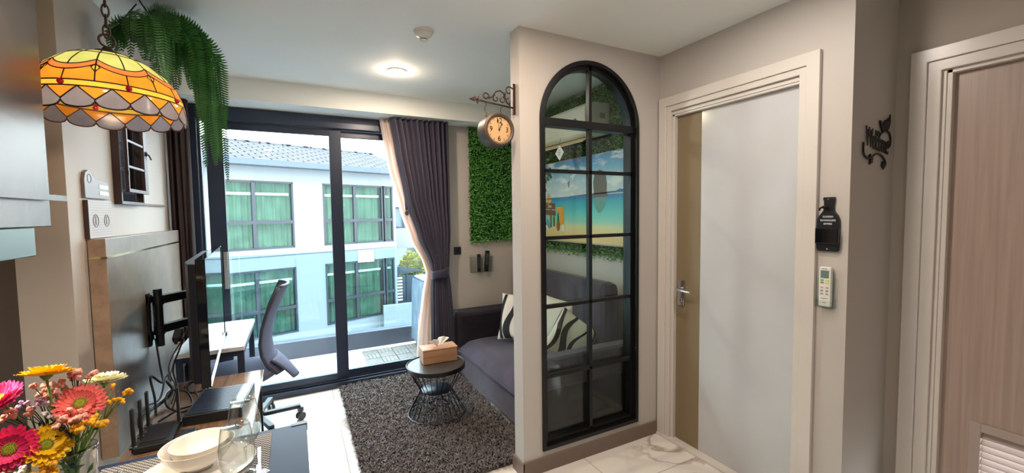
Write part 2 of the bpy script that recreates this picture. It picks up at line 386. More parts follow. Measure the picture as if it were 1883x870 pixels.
struct('baseboard_corridor', MB().box(XD, XC, YR-.012, YR, 0, .083), 'trim')

# ---- door 1, white with a tan stripe
d1 = sthing('door_1', (XD, 1.48, 0))
def casing(y0, y1, zt, X, wd=.088):     # y0<y1 outer limits
    mb = MB()
    for (i, o_, dx) in ((0, .056, .022), (.0561, wd, .014)):
        mb.prism([(y0+i,0),(y0+o_,0),(y0+o_,zt-o_),(y1-o_,zt-o_),(y1-o_,0),(y1-i,0),(y1-i,zt-i),(y0+i,zt-i)], lambda a,b,t: (t,a,b), X-dx, X)
    return mb
struct('door_casing', casing(1.03, 1.94, 2.15, XD), 'casing', d1, bevel=.003)
struct('door_jamb', MB().box(XD, XD+.13, 1.095, 1.112, 0, 2.055).box(XD, XD+.13, 1.853, 1.87, 0, 2.055).box(XD, XD+.13, 1.095, 1.87, 2.04, 2.057).box(XD+.004, XD+.03, 1.835, 1.853, 0, 2.04).box(XD+.004, XD+.03, 1.112, 1.853, 2.028, 2.04), 'casing', d1, bevel=.002)
lf = struct('door_leaf', B(XD+.030, XD+.068, 1.113, 1.852, .012, 2.038), 'door', d1, bevel=.002)
st = obj('tan_stripe', B(XD+.0285, XD+.031, 1.665, 1.834, .014, 2.026), 'stripe', lf); st['label'] = 'tan vertical stripe along the handle side'
struct('threshold', B(XD-.03, XD+.12, 1.03, 1.94, 0, .012), 'casing', d1)
hd = MB().obox((XD+.020, 1.79, .95), (.012, .042, .155))
hd.tube([(XD+.022,1.79,.975),(XD-.022,1.79,.975),(XD-.034,1.782,.975),(XD-.038,1.765,.974),(XD-.038,1.68,.972)], .0085, 10)
hd.lathe([(.013,0),(.013,.006),(.011,.008)], (XD+.016,1.79,.905), 16, Ry(-PI/2))
hh = obj('door_handle', hd, 'chrome', d1, smooth='auto', bevel=.0015); hh['label'] = 'chrome lever handle with keyhole plate'
# ---- door 2 with a louvred vent
d2 = sthing('door_2', (XC, .33, 0))
struct('door_casing', casing(-.175, .858, 2.13, XC, .1), 'casing', d2, bevel=.003)
struct('door_jamb', MB().box(XC, XC+.18, .745, .762, 0, 2.04).box(XC, XC+.18, -.092, -.075, 0, 2.04).box(XC, XC+.18, -.092, .762, 2.028, 2.046).box(XC+.004, XC+.035, .728, .745, 0, 2.03).box(XC+.004, XC+.035, -.075, .745, 2.014, 2.03), 'casing', d2, bevel=.002)
def leaf2():
    X0, X1 = XC+.035, XC+.075; mb = MB()
    mb.box(X0, X1, .640, .744, .012, 2.027).box(X0, X1, -.074, .03, .012, 2.027).box(X0, X1, .03, .640, .555, 2.027).box(X0, X1, .03, .640, .012, .18)
    return mb
lf2 = struct('door_leaf', leaf2(), 'door2', d2)
lv = MB().box(XC+.028, XC+.078, .606, .640, .18, .555).box(XC+.028, XC+.078, .03, .064, .18, .555).box(XC+.028, XC+.078, .064, .606, .521, .555).box(XC+.028, XC+.078, .064, .606, .18, .214)
for k in range(11):
    z = .234+k*.027; lv.obox((XC+.05, .335, z), (.034, .542, .004), Ry(-.7))
obj('louvre_vent', lv, 'louvre', lf2, bevel=.0015)

# ---- window 1, sliding balcony door
w1 = sthing('window_1', (.28, 3.80, 0))
fr = MB().box(-.66, 1.22, 3.741, 3.86, 0, .045).box(-.66, 1.22, 3.742, 3.86, 2.165, 2.265).box(-.66, -.60, 3.742, 3.86, .045, 2.165).box(1.16, 1.22, 3.742, 3.86, .045, 2.165)
fr.box(-.60, 1.16, 3.77, 3.776, .045, .06).box(-.60, 1.16, 3.82, 3.826, .045, .06)
struct('window_frame', fr, 'alu', w1, bevel=.003)
def sash(x0, x1, y, sw=.07, lw=None, rw=None):
    lw = lw or sw; rw = rw or sw
    p = struct('sliding_sash', MB().box(x0, x0+lw, y, y+.035, .05, 2.162).box(x1-rw, x1, y, y+.035, .05, 2.162).box(x0+lw, x1-rw, y, y+.035, .05, .115).box(x0+lw, x1-rw, y, y+.035, 2.108, 2.162), 'alu', w1, bevel=.002)
    obj('pane', B(x0+lw-.005, x1-rw+.005, y+.014, y+.020, .11, 2.112), 'clear', p)
    return p
s1 = sash(-.555, .372, 3.785, .094, .105, .094)
s2 = sash(.290, 1.158, 3.823, .07)
hd = obj('sash_handle', MB().box(-.478, -.452, 3.762, 3.772, .91, 1.19).box(-.472, -.458, 3.772, 3.786, .93, .95).box(-.472, -.458, 3.772, 3.786, 1.15, 1.17), 'greyp', s1, bevel=.002); hd['label'] = 'pale grey pull handle'
s3 = struct('side_pane_frame', MB().box(-.60, -.585, 3.785, 3.82, .05, 2.162), 'alu', w1)
obj('pane', B(-.587, -.553, 3.80, 3.806, .05, 2.162), 'clear', s3)
# ---- window 2, black arched interior window
w2 = sthing('window_2', (1.5415, 2.0, .118))
def arch_frame(y0, y1, t, out=1.0):
    hx0, hx1, hz0, hz1 = 1.188, 1.895, .118, 1.955; cx = (hx0+hx1)/2; R = (hx1-hx0)/2; n = 40; mb = MB()
    ou = [(hx0, hz0)] + [(cx - R*math.cos(PI*i/n), hz1 + R*math.sin(PI*i/n)) for i in range(n+1)] + [(hx1, hz0)]
    r_ = R-t
    inn = [(hx0+t, hz0+t)] + [(cx - r_*math.cos(PI*i/n), hz1 + r_*math.sin(PI*i/n)) for i in range(n+1)] + [(hx1-t, hz0+t)]
    k = len(ou)
    vs = [(x,y0,z) for x,z in ou]+[(x,y0,z) for x,z in inn]+[(x,y1,z) for x,z in ou]+[(x,y1,z) for x,z in inn]; fs = []
    for i in range(k):
        j = (i+1)%k
        fs += [(i,j,k+j,k+i),(2*k+j,2*k+i,3*k+i,3*k+j),(k+i,k+j,3*k+j,3*k+i),(j,i,2*k+i,2*k+j)]
    return mb.add(vs, fs)
af = arch_frame(1.938, 2.055, .022); af2 = arch_frame(1.965, 2.02, .045); af.add(af2.v, af2.f)
struct('window_frame', af, 'blackmetal', w2)
bars = MB().box(1.21, 1.873, 1.958, 2.022, 1.928, 1.972)
for z in (1.683, 1.310, .923, .524): bars.box(1.22, 1.865, 1.965, 1.995, z-.010, z+.010)
bars.box(1.531, 1.553, 1.965, 1.995, .15, 2.29)
struct('glazing_bars', bars, 'blackmetal', w2, bevel=.002)
gl = MB(); cx, R = 1.5415, .34
poly = [(1.20, .13)] + [(cx - R*math.cos(PI*i/30), 1.955 + R*math.sin(PI*i/30)) for i in range(31)] + [(1.883, .13)]
gl.prism(poly, lambda x, z, t: (x, t, z), 1.998, 2.004)
struct('glass_pane', gl, 'tint', w2)

# ================================================================== OUTSIDE
struct('ground', B(-40, 60, 3.95, 90, -3.2, -3.05), 'asphalt')
struct('balcony_floor', B(-1.2, 2.6, 3.86, 4.92, -.16, -.012), 'balc')
struct('balcony_parapet', B(-1.2, 2.6, 4.78, 4.92, -.012, .165), 'parapet')
def rail(x0, x1): 
    return tag(obj('glass_railing_panel', B(x0, x1, 4.845, 4.857, .165, 1.07), 'railglass'), 'clear glass railing panel above the grey balcony curb', 'railing', 'glass railing panels')
rl = rail(-1.2, -.493); rl['label'] = 'clear glass railing panel at left, partly behind the sliding door stile'
rl = rail(-.487, .812); rl['label'] = 'wide clear glass railing panel in the middle of the balcony'
rl = rail(.818, 2.1); rl['label'] = 'clear glass railing panel nearest the dark curtain'
# deck tiles
def deck_tile():
    mb = MB()
    for q, (ox, oy) in enumerate(((0,0),(.15,0),(0,.15),(.15,.15))):
        for k in range(4):
            a = .003+k*.0365
            if q in (0, 3): mb.box(ox+a, ox+a+.0325, oy+.003, oy+.147, .008, .020)
            else: mb.box(ox+.003, ox+.147, oy+a, oy+a+.0325, .008, .020)
    return mb
k = 0; base = None
dl = {(0,0):'pale slatted deck tile nearest the sliding door, left one', (1,0):'pale slatted deck tile nearest the sliding door and curtain', (0,1):'pale slatted deck tile by the curb, left one', (1,1):'pale slatted deck tile by the curb and covered appliance'}
for i in range(2):
    for j in range(2):
        if base is None:
            base = thing('deck_tile', dl[(0,0)], 'deck tile', (0,0,-.012), 'slatted deck tiles on the balcony')
            obj('slats', MB().add(*(lambda q: ([(a,b,c-.012) for a,b,c in q.v], q.f))(deck_tile())), 'deck', base)
            obj('tile_base', B(.004, .296, .004, .296, -.012, -.004), 'greyp', base)
            o = base
        else: o = copy_tree(base, (0,0,0), 0, dl[(i,j)])
        o.location = (.585+i*.302, 4.03+j*.302, -.012)
# covered appliance
ap = thing('covered_appliance', 'balcony appliance under a pale blue patterned plastic cover, beside the curtain', 'appliance', (1.40, 4.42, -.012))
def cov(u_, v_):
    a = 2*PI*u_; s_ = 1 + .02*math.sin(9*a+3*v_) ; k_ = .27
    c, s = math.cos(a), math.sin(a); q = max(abs(c), abs(s)); x, y = k_*c/q*(.9+.1*q), k_*s/q*(.9+.1*q)
    z = .06 + .70*v_; return (1.40+x*s_*(1-.06*v_**6), 4.42+y*s_*(1-.06*v_**6), z + .012*math.sin(5*a)*(v_ < .1))
obj('cover', MB().grid(cov, 72, 12), 'cover', ap, smooth=True)
obj('cover_top', MB().prism([(1.40+.245*math.cos(a)/max(abs(math.cos(a)),abs(math.sin(a)))*(.9+.1*max(abs(math.cos(a)),abs(math.sin(a)))), 4.42+.245*math.sin(a)/max(abs(math.cos(a)),abs(math.sin(a)))*(.9+.1*max(abs(math.cos(a)),abs(math.sin(a))))) for a in [2*PI*i/36 for i in range(36)]], lambda x,y,t:(x,y,t), .752, .775), 'cover', ap, bevel=.008)
obj('cover_print', B(1.128, 1.131, 4.28, 4.36, .25, .40), 'coverr', ap)
for sx in (-.2,.2):
    for sy in (-.2,.2): obj('foot', MB().lathe([(.02,0),(.02,.09)], (1.4+sx, 4.42+sy, -.012), 10), 'black', ap)

# apartment building across the street; own frame: u along facade, z up, n outward depth
UU = Vector((.94003, .34109, 0)); NN = Vector((-.34109, .94003, 0)); P0 = Vector((-.008, 16.253, 0))
def F(u_, n_, z): p = P0 + UU*u_ + NN*n_; return (p.x, p.y, z)
def fbox(mb, u0, u1, n0, n1, z0, z1):
    return mb.add([F(u0,n0,z0),F(u1,n0,z0),F(u1,n1,z0),F(u0,n1,z0),F(u0,n0,z1),F(u1,n0,z1),F(u1,n1,z1),F(u0,n1,z1)],
            [(3,2,1,0),(4,5,6,7),(0,1,5,4),(1,2,6,5),(2,3,7,6),(3,0,4,7)])
ab = thing('apartment_building', 'white two storey apartment block with grey framed windows and pale shingle roof', 'building', F(0,3,-3.05))
wl = MB(); UR = 3.98
cols = [(-9.6,-6.95),(-6.95,-6.0),(-3.6,-2.36),(.01,1.02),(3.93,UR)]
wl2 = [(-3.62,-2.36),(.01,1.02),(3.86,UR),(-9.6,-6.0)]
for a, b in wl2: fbox(wl, a, b, 0, .2, -3.05, 3.1)
for z0, z1 in ((-3.05,-2.56),(-.30,.38),(2.62,3.1)): fbox(wl, -9.6, UR, 0.005, .2, z0, z1)
fbox(wl, 3.78, UR, .2, 7, -3.05, 3.1); fbox(wl, -9.6, UR, 1.2, 7, -3.05, 3.1)
obj('wall', wl, 'outwall', ab)
obj('column', fbox(MB(), -3.0, -2.62, -.18, .0, -3.05, 3.1), 'outwall2', ab)
obj('string_course', fbox(MB(), -9.6, UR, -.012, .005, .125, .15), 'parapet', ab)
rf = MB(); E0 = [F(-10,-.5,3.22),F(UR+.5,-.5,3.22),F(UR+.5,3.6,4.72),F(-10,3.6,4.72),F(UR+.5,7.6,3.22),F(-10,7.6,3.22)]
rfo = rf.add(E0, [(0,1,2,3),(3,2,4,5)])
# roof slope as its own object whose local axes follow the slope, so that the shingle rows run level
ro = obj('roof', MB().add([(-10,0,0),(UR+.5,0,0),(UR+.5,3.2,0),(-10,3.2,0)], [(0,1,2,3)]), 'roof', ab, solid=.05)
sl = math.atan2(.98, 3.05)
def setw(o, ex, ey, o0):
    ez = ex.cross(ey); mm = Matrix((ex, ey, ez)).transposed().to_4x4(); mm.translation = Vector(o0) - ORG[ab.name]; 
    for v in o.data.vertices: v.co = v.co + ORG[ab.name]
    o.matrix_local = mm
setw(ro, UU, (NN*math.cos(sl) + Vector((0,0,math.sin(sl)))), F(0,-.5,3.24))
obj('ridge_cap', MB().tube([F(-10,2.52,4.23), F(UR+.5,2.52,4.23)], .07, 8), 'roof', ab)
obj('rear_roof', MB().add([F(-10,2.52,4.2),F(UR+.5,2.52,4.2),F(UR+.5,7.3,3.2),F(-10,7.3,3.2)], [(0,1,2,3)]), 'roof', ab, solid=.04)
obj('fascia', fbox(MB(), -10, UR+.5, -.56, -.48, 3.07, 3.26), 'fascia', ab)
obj('soffit', fbox(MB(), -10, UR+.5, -.5, .2, 3.08, 3.12), 'outwall', ab)
def fwin(u0, u1, z0, z1, zt, mu):
    fm = MB(); t = .06
    fbox(fm, u0, u1, -.02, .08, z1-t, z1); fbox(fm, u0, u1, -.02, .08, z0, z0+t); fbox(fm, u0, u0+t, -.02, .08, z0, z1); fbox(fm, u1-t, u1, -.02, .08, z0, z1)
    fbox(fm, u0, u1, -.03, .08, zt-.06, zt+.05)
    for q in mu: fbox(fm, q-.055, q+.055, -.02, .08, z0, z1)
    fo = obj('window', fm, 'outframe', ab)
    obj('pane', fbox(MB(), u0+.02, u1-.02, .02, .03, z0+.02, z1-.02), 'winglass', fo)
    def cf(a, b):
        uu = u0+.05+(u1-u0-.1)*a
        return F(uu, .22+.035*math.sin(uu*38)+.02*math.sin(uu*17+1), z0+.03+(z1-z0-.06)*b)
    obj('curtain', MB().grid(cf, 90, 1), 'outcurt', fo, smooth=True)
    rr = MB(); fbox(rr, u0+.1, u1-.1, .13, .16, z1-.46, z1-.38)
    obj('curtain_rail', rr, 'whitep', fo)
for (u0, u1, mu) in ((-2.36,.01,(-1.2,)), (1.02,3.40,(2.22,)), (3.46,3.86,()), (-6.0,-3.62,(-4.8,))):
    fwin(u0, u1, .38, 2.62, 1.27, mu); fwin(u0, u1, -2.56, -.30, -1.66, mu)
# villa further off and the trees between
vl = thing('villa', 'distant white villa with dark upper window, seen past the apartment block corner', 'building', (6.4, 26, -3.05))
v = MB().box(4.3, 9, 24, 28, 1.9, 3.3).box(4.3, 9, 24, 28, -.45, .70).box(4.3, 4.75, 24, 28, .7, 1.9).box(6.4, 9, 24, 28, .7, 1.9).box(4.75, 6.4, 24.6, 28, .7, 1.9).box(6.6, 9, 24, 28, -3.05, -.45)
obj('wall', v, 'outwall', vl)
wi = obj('window', MB().box(4.75, 6.4, 24.02, 24.1, .70, .78).box(4.75, 6.4, 24.02, 24.1, 1.82, 1.9).box(4.75, 4.83, 24.02, 24.1, .7, 1.9).box(6.32, 6.4, 24.02, 24.1, .7, 1.9).box(5.5, 5.58, 24.02, 24.1, .7, 1.9), 'outframe', vl)
obj('pane', B(4.8, 6.35, 24.2, 24.22, .72, 1.88), 'dark', wi)
rd = obj('roof_deck_railing', MB().box(4.3, 9, 24, 24.06, 3.9, 3.96), 'whitep', vl)
for k in range(14): 
    q = MB().box(4.32+k*.33, 4.36+k*.33, 24, 24.05, 3.3, 3.9); obj('baluster', q, 'whitep', rd)
def tree(loc, R, hgt, m, label, n=900, ls=.14, sc=(1,1,1)):
    t = thing('tree', label, 'tree', loc, None); x, y, z = loc
    obj('trunk', MB().tube([(x,y,z),(x+.05,y,z+hgt*.5),(x,y+.05,z+hgt-R*.3)], [.12,.09,.05], 8), 'trunk', t)
    mb = MB()
    for k in range(n):
        a = random.uniform(0, 2*PI); c = random.uniform(-1, 1); rr = R*random.uniform(.55, 1)**.5*(1+.18*math.sin(5*a)*math.cos(7*c))
        q = Vector((x+rr*sc[0]*math.sqrt(1-c*c)*math.cos(a), y+rr*sc[1]*math.sqrt(1-c*c)*math.sin(a), z+hgt+rr*sc[2]*c))
        Q = Euler((random.uniform(0,3), random.uniform(0,3), random.uniform(0,6))).to_matrix(); s_ = ls*random.uniform(.6,1.3)
        mb.add([q+Q@Vector((0,-s_,0)), q+Q@Vector((s_*.5,0,.03)), q+Q@Vector((0,s_,0)), q+Q@Vector((-s_*.5,0,.03))], [(0,1,2,3)])
    obj('foliage', mb, m, t); return t
tree((3.8, 21.9, -3.05), .78, 2.0, 'tree_g', 'dark green tree just past the apartment block corner', 1500, .12)
tree((5.5, 21.6, -3.05), .80, 1.75, 'tree_y', 'yellow-leaved tree above the dark fence', 1500, .12)
tree((5.75, 19.9, -3.05), .62, 2.65, 'tree_l', 'bright green tree beside the curtain edge', 1300, .11, (.55,.8,1.1))
tree((7.7, 22.4, -3.05), .95, 1.8, 'tree_y', 'yellow-green tree behind the dark post, right of the fence', 1200, .12)
fc = thing('boundary_fence', 'dark blue-grey panel fence with lean-to top below the trees', 'fence', (4.7, 19, -3.05))
obj('panel', MB().box(3.6, 5.3, 19, 19.06, -3.05, -1.30).add([(3.7,19,-1.3),(5.2,19,-1.1),(4.1,19,-.85),(3.7,19.06,-1.3),(5.2,19.06,-1.1),(4.1,19.06,-.85)], [(0,1,2),(5,4,3),(0,3,4,1),(1,4,5,2),(2,5,3,0)]), 'fence', fc)
for k in range(5): obj('post', B(3.62+k*.4, 3.70+k*.4, 18.94, 19.0, -3.05, -1.22), 'outframe', fc)
for k in range(8): obj('rail_slat', B(4.02, 4.22, 18.90, 18.94, -2.4+k*.14, -2.33+k*.14), 'whitep', fc)
tag(obj('garden_wall', B(3.0, 12, 16.8, 17.0, -3.05, -2.12), 'outwall', bevel=.01), 'low white garden wall in front of the dark fence', 'wall')
pl_ = thing('lamp_post', 'thin dark post between the trees and the curtain', 'post', (5.62, 18.5, -3.05))
obj('pole', MB().tube([(5.62,18.5,-3.05),(5.62,18.5,-.9)], .06, 10), 'fence', pl_); obj('cross_arm', MB().tube([(5.62,18.5,-.95),(6.6,18.5,-.9)], .025, 8), 'fence', pl_)

# ================================================================== LARGE FURNITURE
# ---- stone feature panel on the left wall
sp = thing('stone_wall_panel', 'grey-brown stone panel behind the wall-mounted television, with a thin metal strip', 'wall panel', (XL, 2.96, .43))
obj('slab', B(XL+.003, -.702, 2.330, 3.585, .43, 1.367), 'stone', sp, bevel=.002)
x = obj('side_edge', B(XL+.004, -.701, 2.326, 2.331, .432, 1.366), 'stoneside', sp); x['label'] = 'brown veined side edge'
x = obj('metal_strip', MB().box(-.7015, -.698, 2.326, 3.587, 1.283, 1.292).box(XL+.004, -.699, 2.324, 2.3275, 1.283, 1.292), 'gold', sp); x['label'] = 'thin shiny inlaid strip'
# ---- sofa
sf = thing('sofa', 'dark plum velvet sofa along the right wall, behind the white divider', 'sofa', (1.7, 2.95, 0))
def soft(x0, x1, y0, y1, z0, z1, n=6, bulge=.012):
    mb = MB(); mb.box(x0, x1, y0, y1, z0, z1); return mb
obj('base', soft(1.262, 2.10, 2.22, 3.62, .03, .235), 'sofa', sf, bevel=.02)
def cushion_top(u_, v_):
    x_ = 1.250 + u_*.72; y_ = 2.22 + v_*1.27
    e = min(u_, 1-u_, 1); g = min(v_, 1-v_)
    return (x_, y_, .245 + .095*min(1, (e*9)**.5)*min(1, (g*14)**.5) + .006*math.sin(9*u_+5*v_)*math.sin(6*v_+2))
sc_ = MB().grid(cushion_top, 24, 36); sc_.box(1.256, 1.96, 2.226, 3.484, .236, .262)
obj('seat_cushion', sc_, 'sofa', sf, smooth='auto')
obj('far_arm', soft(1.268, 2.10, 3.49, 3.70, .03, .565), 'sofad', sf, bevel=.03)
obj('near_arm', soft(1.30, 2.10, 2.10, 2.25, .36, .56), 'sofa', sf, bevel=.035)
obj('arm_dark_fill', soft(1.31, 2.09, 2.125, 2.222, .02, .37), 'sofad', sf, bevel=.01)  # dark block added to fill in the darkness below the near arm
obj('backrest', soft(1.90, 2.045, 2.27, 3.68, .22, .95), 'sofa', sf, bevel=.05)
for i, (a, b) in enumerate(((1.32,2.3),(2.04,2.3),(1.32,3.6),(2.04,3.6))): obj('foot', MB().lathe([(.022,0),(.026,.035)], (a,b,0), 12), 'black', sf)
def pillow(label, ctr, size, R, striped, seed):
    t = local('throw_pillow', label, 'cushion', 'throw pillows on the sofa'); n = 22; mb = MB(); mb2 = MB()
    def P(u_, v_, s_):
        x_, y_ = 2*u_-1, 2*v_-1; k_ = max(0, (1-x_**4)*(1-y_**4))**.5
        ed = 1 - .07*(1-abs(y_)**2)*abs(x_)**3 - .0; ed2 = 1 - .07*(1-abs(x_)**2)*abs(y_)**3
        return (x_*size*.5*ed, s_*(.055*k_+.002), y_*size*.5*ed2)
    for s_ in (1, -1):
        vs = [P(i/n, j/n, s_) for j in range(n+1) for i in range(n+1)]
        fs = []; mi = []
        for j in range(n):
            for i in range(n):
                q = (j*(n+1)+i, j*(n+1)+i+1, (j+1)*(n+1)+i+1, (j+1)*(n+1)+i); fs.append(q if s_ < 0 else q[::-1])
                u_, v_ = (i+.5)/n, (j+.5)/n
                mi.append(0)
        k0 = len(mb.f); mb.add(vs, fs)
    o = obj('cover', mb, 'cushw', t, smooth=True)
    if striped:
        for q, (c0, wv, w0) in enumerate(((.08,.05,.10),(.31,.09,.17),(.58,.10,.14),(.84,.06,.17))):
            sm_ = MB(); m_ = 26
            for s_ in (1, -1):
                def G(u_, v_):
                    c = c0 + wv*math.sin(2*PI*v_*.9+q*1.3+seed) ; ww = w0*(.65+.35*math.sin(PI*v_+q))
                    uu = min(.985, max(.015, c + (u_-.5)*ww*2*.5)); p = P(uu, .015+.97*v_, s_); return (p[0], p[1]+s_*.0018, p[2])
                sm_.grid(G, 6, m_)
            obj('black_stripe', sm_, 'cushb', t, smooth=True)
    place(t, ctr, *R); return t
pillow('black and white zebra striped pillow leaning inside the near sofa arm', (1.715, 2.42, .545), .345, (math.radians(-16), math.radians(-14), math.radians(38)), True, 0)
pillow('plain cream pillow propped behind the zebra pillow', (1.80, 2.80, .60), .36, (math.radians(-60), math.radians(-16), math.radians(10)), False, 1)
pillow('black and white zebra striped pillow peeking out left of the divider end', (1.70, 3.12, .555), .40, (math.radians(-50), math.radians(-18), 0), True, 2)

# ---- rug
rg = thing('shag_rug', 'dark grey-brown shaggy rug under the wire side table', 'rug', (.77, 2.87, 0))
obj('rug_base', B(.29, 1.255, 2.09, 3.69, .001, .012), 'rug', rg)
mb = MB(); rnd = random.Random(3)
for k in range(26000):
    x_, y_ = rnd.uniform(.285, 1.252), rnd.uniform(2.085, 3.70)
    a = rnd.uniform(0, 2*PI) + .8*math.sin(9*x_+4*y_); l = rnd.uniform(.014, .036); h_ = rnd.uniform(.014, .034); wd = .0046
    d = Vector((math.cos(a), math.sin(a), 0)); n_ = Vector((-d.y, d.x, 0)); p = Vector((x_, y_, .010))
    m1 = p + d*l*.35 + Vector((0,0,h_)); m2 = p + d*l + Vector((0,0,h_*.75))
    mb.add([p-n_*wd, p+n_*wd, m1+n_*wd, m1-n_*wd, m2], [(0,1,2,3),(3,2,4)])
pl = obj('pile', mb, 'rug', rg, smooth=True); pl['kind'] = 'stuff'

# ---- wire side table
tb = thing('side_table', 'round black wire side table with smoked top standing on the shaggy rug', 'side table', (.86, 2.86, .02))
cx, cy = .862, 2.868
obj('table_top', MB().lathe([(.0,.372),(.196,.372),(.198,.374),(.198,.384),(0,.384)], (cx,cy,0), 56), 'tabletop', tb, smooth='auto')
obj('rim', MB().lathe([(.199,.360),(.208,.360),(.2085,.388),(.203,.390),(.199,.388),(.199,.360)], (cx,cy,0), 56, cap=False), 'blackmetal', tb, smooth='auto')
obj('bottom_ring', MB().ring((cx,cy,.034), .200, .0075, 56, 10), 'blackmetal', tb, smooth=True)
obj('shelf', MB().lathe([(0,.196),(.106,.196),(.110,.199),(.110,.203),(.106,.206),(0,.206)], (cx,cy,0), 40), 'alu', tb, smooth='auto')
for k in range(24):
    a = 2*PI*k/24; a1 = a + (.0)
    pts = [(cx+rr*math.cos(a), cy+rr*math.sin(a), z) for rr, z in ((.192,.362),(.112,.205),(.110,.196),(.198,.036))]
    obj('wire', MB().tube(pts, .0025, 6), 'blackmetal', tb)
# tissue box
ts = local('tissue_box', 'light wooden tissue box on the round side table', 'tissue box')
obj('box', MB().box(-.125,.125,-.062,.062,0,.092), 'woodbox', ts, bevel=.004)
obj('lid', MB().box(-.128,.128,-.065,.065,.093,.106), 'woodbox', ts, bevel=.004)
tm = MB()
def tis(sx, ph):
    def g(u_, v_):
        a = (u_-.5)*2.6; r_ = .006+.05*v_; z = .104 + .062*v_*(1-.25*abs(u_-.5)*2) 
        return (sx*(.006+.035*v_) + .045*v_*math.sin(a)+.003*math.sin(14*u_+ph), .030*v_*math.cos(a)*(1 if sx>0 else -1) + .010*math.sin(9*u_+ph)*v_, z)
    return g
tm.grid(tis(1,0), 16, 8).grid(tis(-1,2), 16, 8)
obj('tissue', tm, 'tissue', ts, smooth=True, solid=.0008)
place(ts, (.900, 2.925, .386), math.radians(-3))

# ---- curtains
def drape(name, label, x_l, x_r, m, yb, amp, nf, ztop, zbot, group=None, nu=180, nv=60):
    t = thing(name, label, 'curtain', ((x_l(ztop)+x_r(ztop))/2, yb, zbot), group)
    def g(u_, v_):
        z = ztop + (zbot-ztop)*v_; a, b = x_l(z), x_r(z); wd = b-a
        ph = 2*PI*nf*u_ + .5*math.sin(5*u_+2) ; am = amp*(.55+.45*min(1, wd/.5))
        return (a + wd*u_ + .010*math.sin(ph*2), yb + am*math.sin(ph) + .012*math.sin(3.1*u_*6+z*1.2), z)
    obj('cloth', MB().grid(g, nu, nv), m, t, smooth=True, solid=.003)
    return t
def interp(tbl):
    def fn(z):
        for (z0, x0), (z1, x1) in zip(tbl, tbl[1:]):
            if z0 >= z >= z1:
                q = (z0-z)/(z0-z1); q = q*q*(3-2*q)*.35+q*.65; return x0+(x1-x0)*q
        return tbl[-1][1]
    return fn
cl = interp([(2.262,.735),(2.0,.775),(1.6,.850),(1.236,.965),(1.03,1.062),(.93,1.075),(.80,1.066),(.5,1.060),(.02,1.055)])
crr = interp([(2.262,1.245),(1.8,1.247),(1.3,1.243),(1.05,1.222),(.93,1.212),(.80,1.230),(.5,1.250),(.38,1.252),(.02,1.235)])
dc = drape('tied_curtain', 'dark purple-grey curtain tied back at the right of the balcony door', cl, crr, 'curtain', 3.60, .034, 11, 2.262, .046)
tbm = MB(); tbm.grid(lambda u_, v_: (1.142+.082*math.cos(2*PI*u_), 3.60+.060*math.sin(2*PI*u_), .965-.075*v_+.015*math.cos(2*PI*u_)), 40, 3)
obj('tieback', tbm, 'curtain', dc, smooth=True, solid=.004)
obj('tieback_hook', MB().tube([(1.255,3.738,.96),(1.255,3.70,.96),(1.245,3.69,.985)], .006, 8).ball((1.245,3.69,.99), .012), 'bronze', dc)
MT['sheer'] = sheer('sheer_cloth', (252,242,236), .66, .6)
sl_ = interp([(2.262,.672),(1.9,.725),(1.5,.82),(1.236,.905),(1.02,1.02),(.93,1.045),(.7,1.0),(.4,.955),(.04,.93)])
sr_ = interp([(2.262,.80),(1.9,.86),(1.5,.95),(1.236,1.02),(1.02,1.085),(.93,1.10),(.7,1.10),(.4,1.10),(.04,1.10)])
drape('sheer_curtain', 'cream sheer curtain gathered behind the dark tied curtain', sl_, sr_, 'sheer', 3.675, .016, 7, 2.262, .04, nu=110)
tie = thing('tie_cord', 'dark hanging tassel cord in front of the cream sheer curtain', 'cord', (.86, 3.645, 1.42))
obj('cord', MB().tube([(.845,3.648,1.80),(.862,3.646,1.62),(.868,3.646,1.49)], [.006,.009,.011], 8), 'curtain', tie); obj('tassel', MB().ball((.869,3.646,1.465), .017, 10, 8, (1,1,1.3)), 'curtain', tie)
drape('left_curtain', 'dark brown curtain gathered at the left end of the balcony door', lambda z: -.745, lambda z: -.628, 'curtain_l', 3.625, .030, 4, 2.262, .02, nu=70)

# ---- walnut desk
dk = thing('console_desk', 'low walnut desk under the wall-mounted television', 'desk', (-.40, 2.24, 0))
obj('desk_top', B(-.61, -.19, 1.68, 2.835, .528, .55), 'desk', dk, bevel=.002)
for a, b in ((-.60,2.80),(-.215,2.80),(-.60,1.72),(-.215,1.72)): obj('leg', B(a, a+.012, b, b+.012, 0, .528), 'blackmetal', dk)
obj('frame', MB().box(-.60,-.20,2.80,2.815,.505,.527).box(-.60,-.20,1.72,1.735,.505,.527).box(-.215,-.20,1.735,2.80,.505,.527).box(-.60,-.585,1.735,2.80,.505,.527), 'blackmetal', dk)
# ---- white work table by the window
wt = thing('work_table', 'small white-topped table with dark legs next to the balcony door', 'table', (-.5, 3.25, 0))
obj('table_top', B(-.62, -.288, 2.88, 3.63, .668, .692), 'white', wt, bevel=.002)
for a, b in ((-.315,2.905),(-.605,2.905),(-.315,3.575),(-.605,3.575)): obj('leg', B(a-.012, a+.022, b, b+.034, 0, .667), 'alu', wt, bevel=.002)
obj('apron', MB().box(-.6,-.327,2.91,2.925,.63,.667).box(-.6,-.327,3.59,3.605,.63,.667).box(-.305,-.295,2.94,3.575,.63,.667), 'alu', wt)
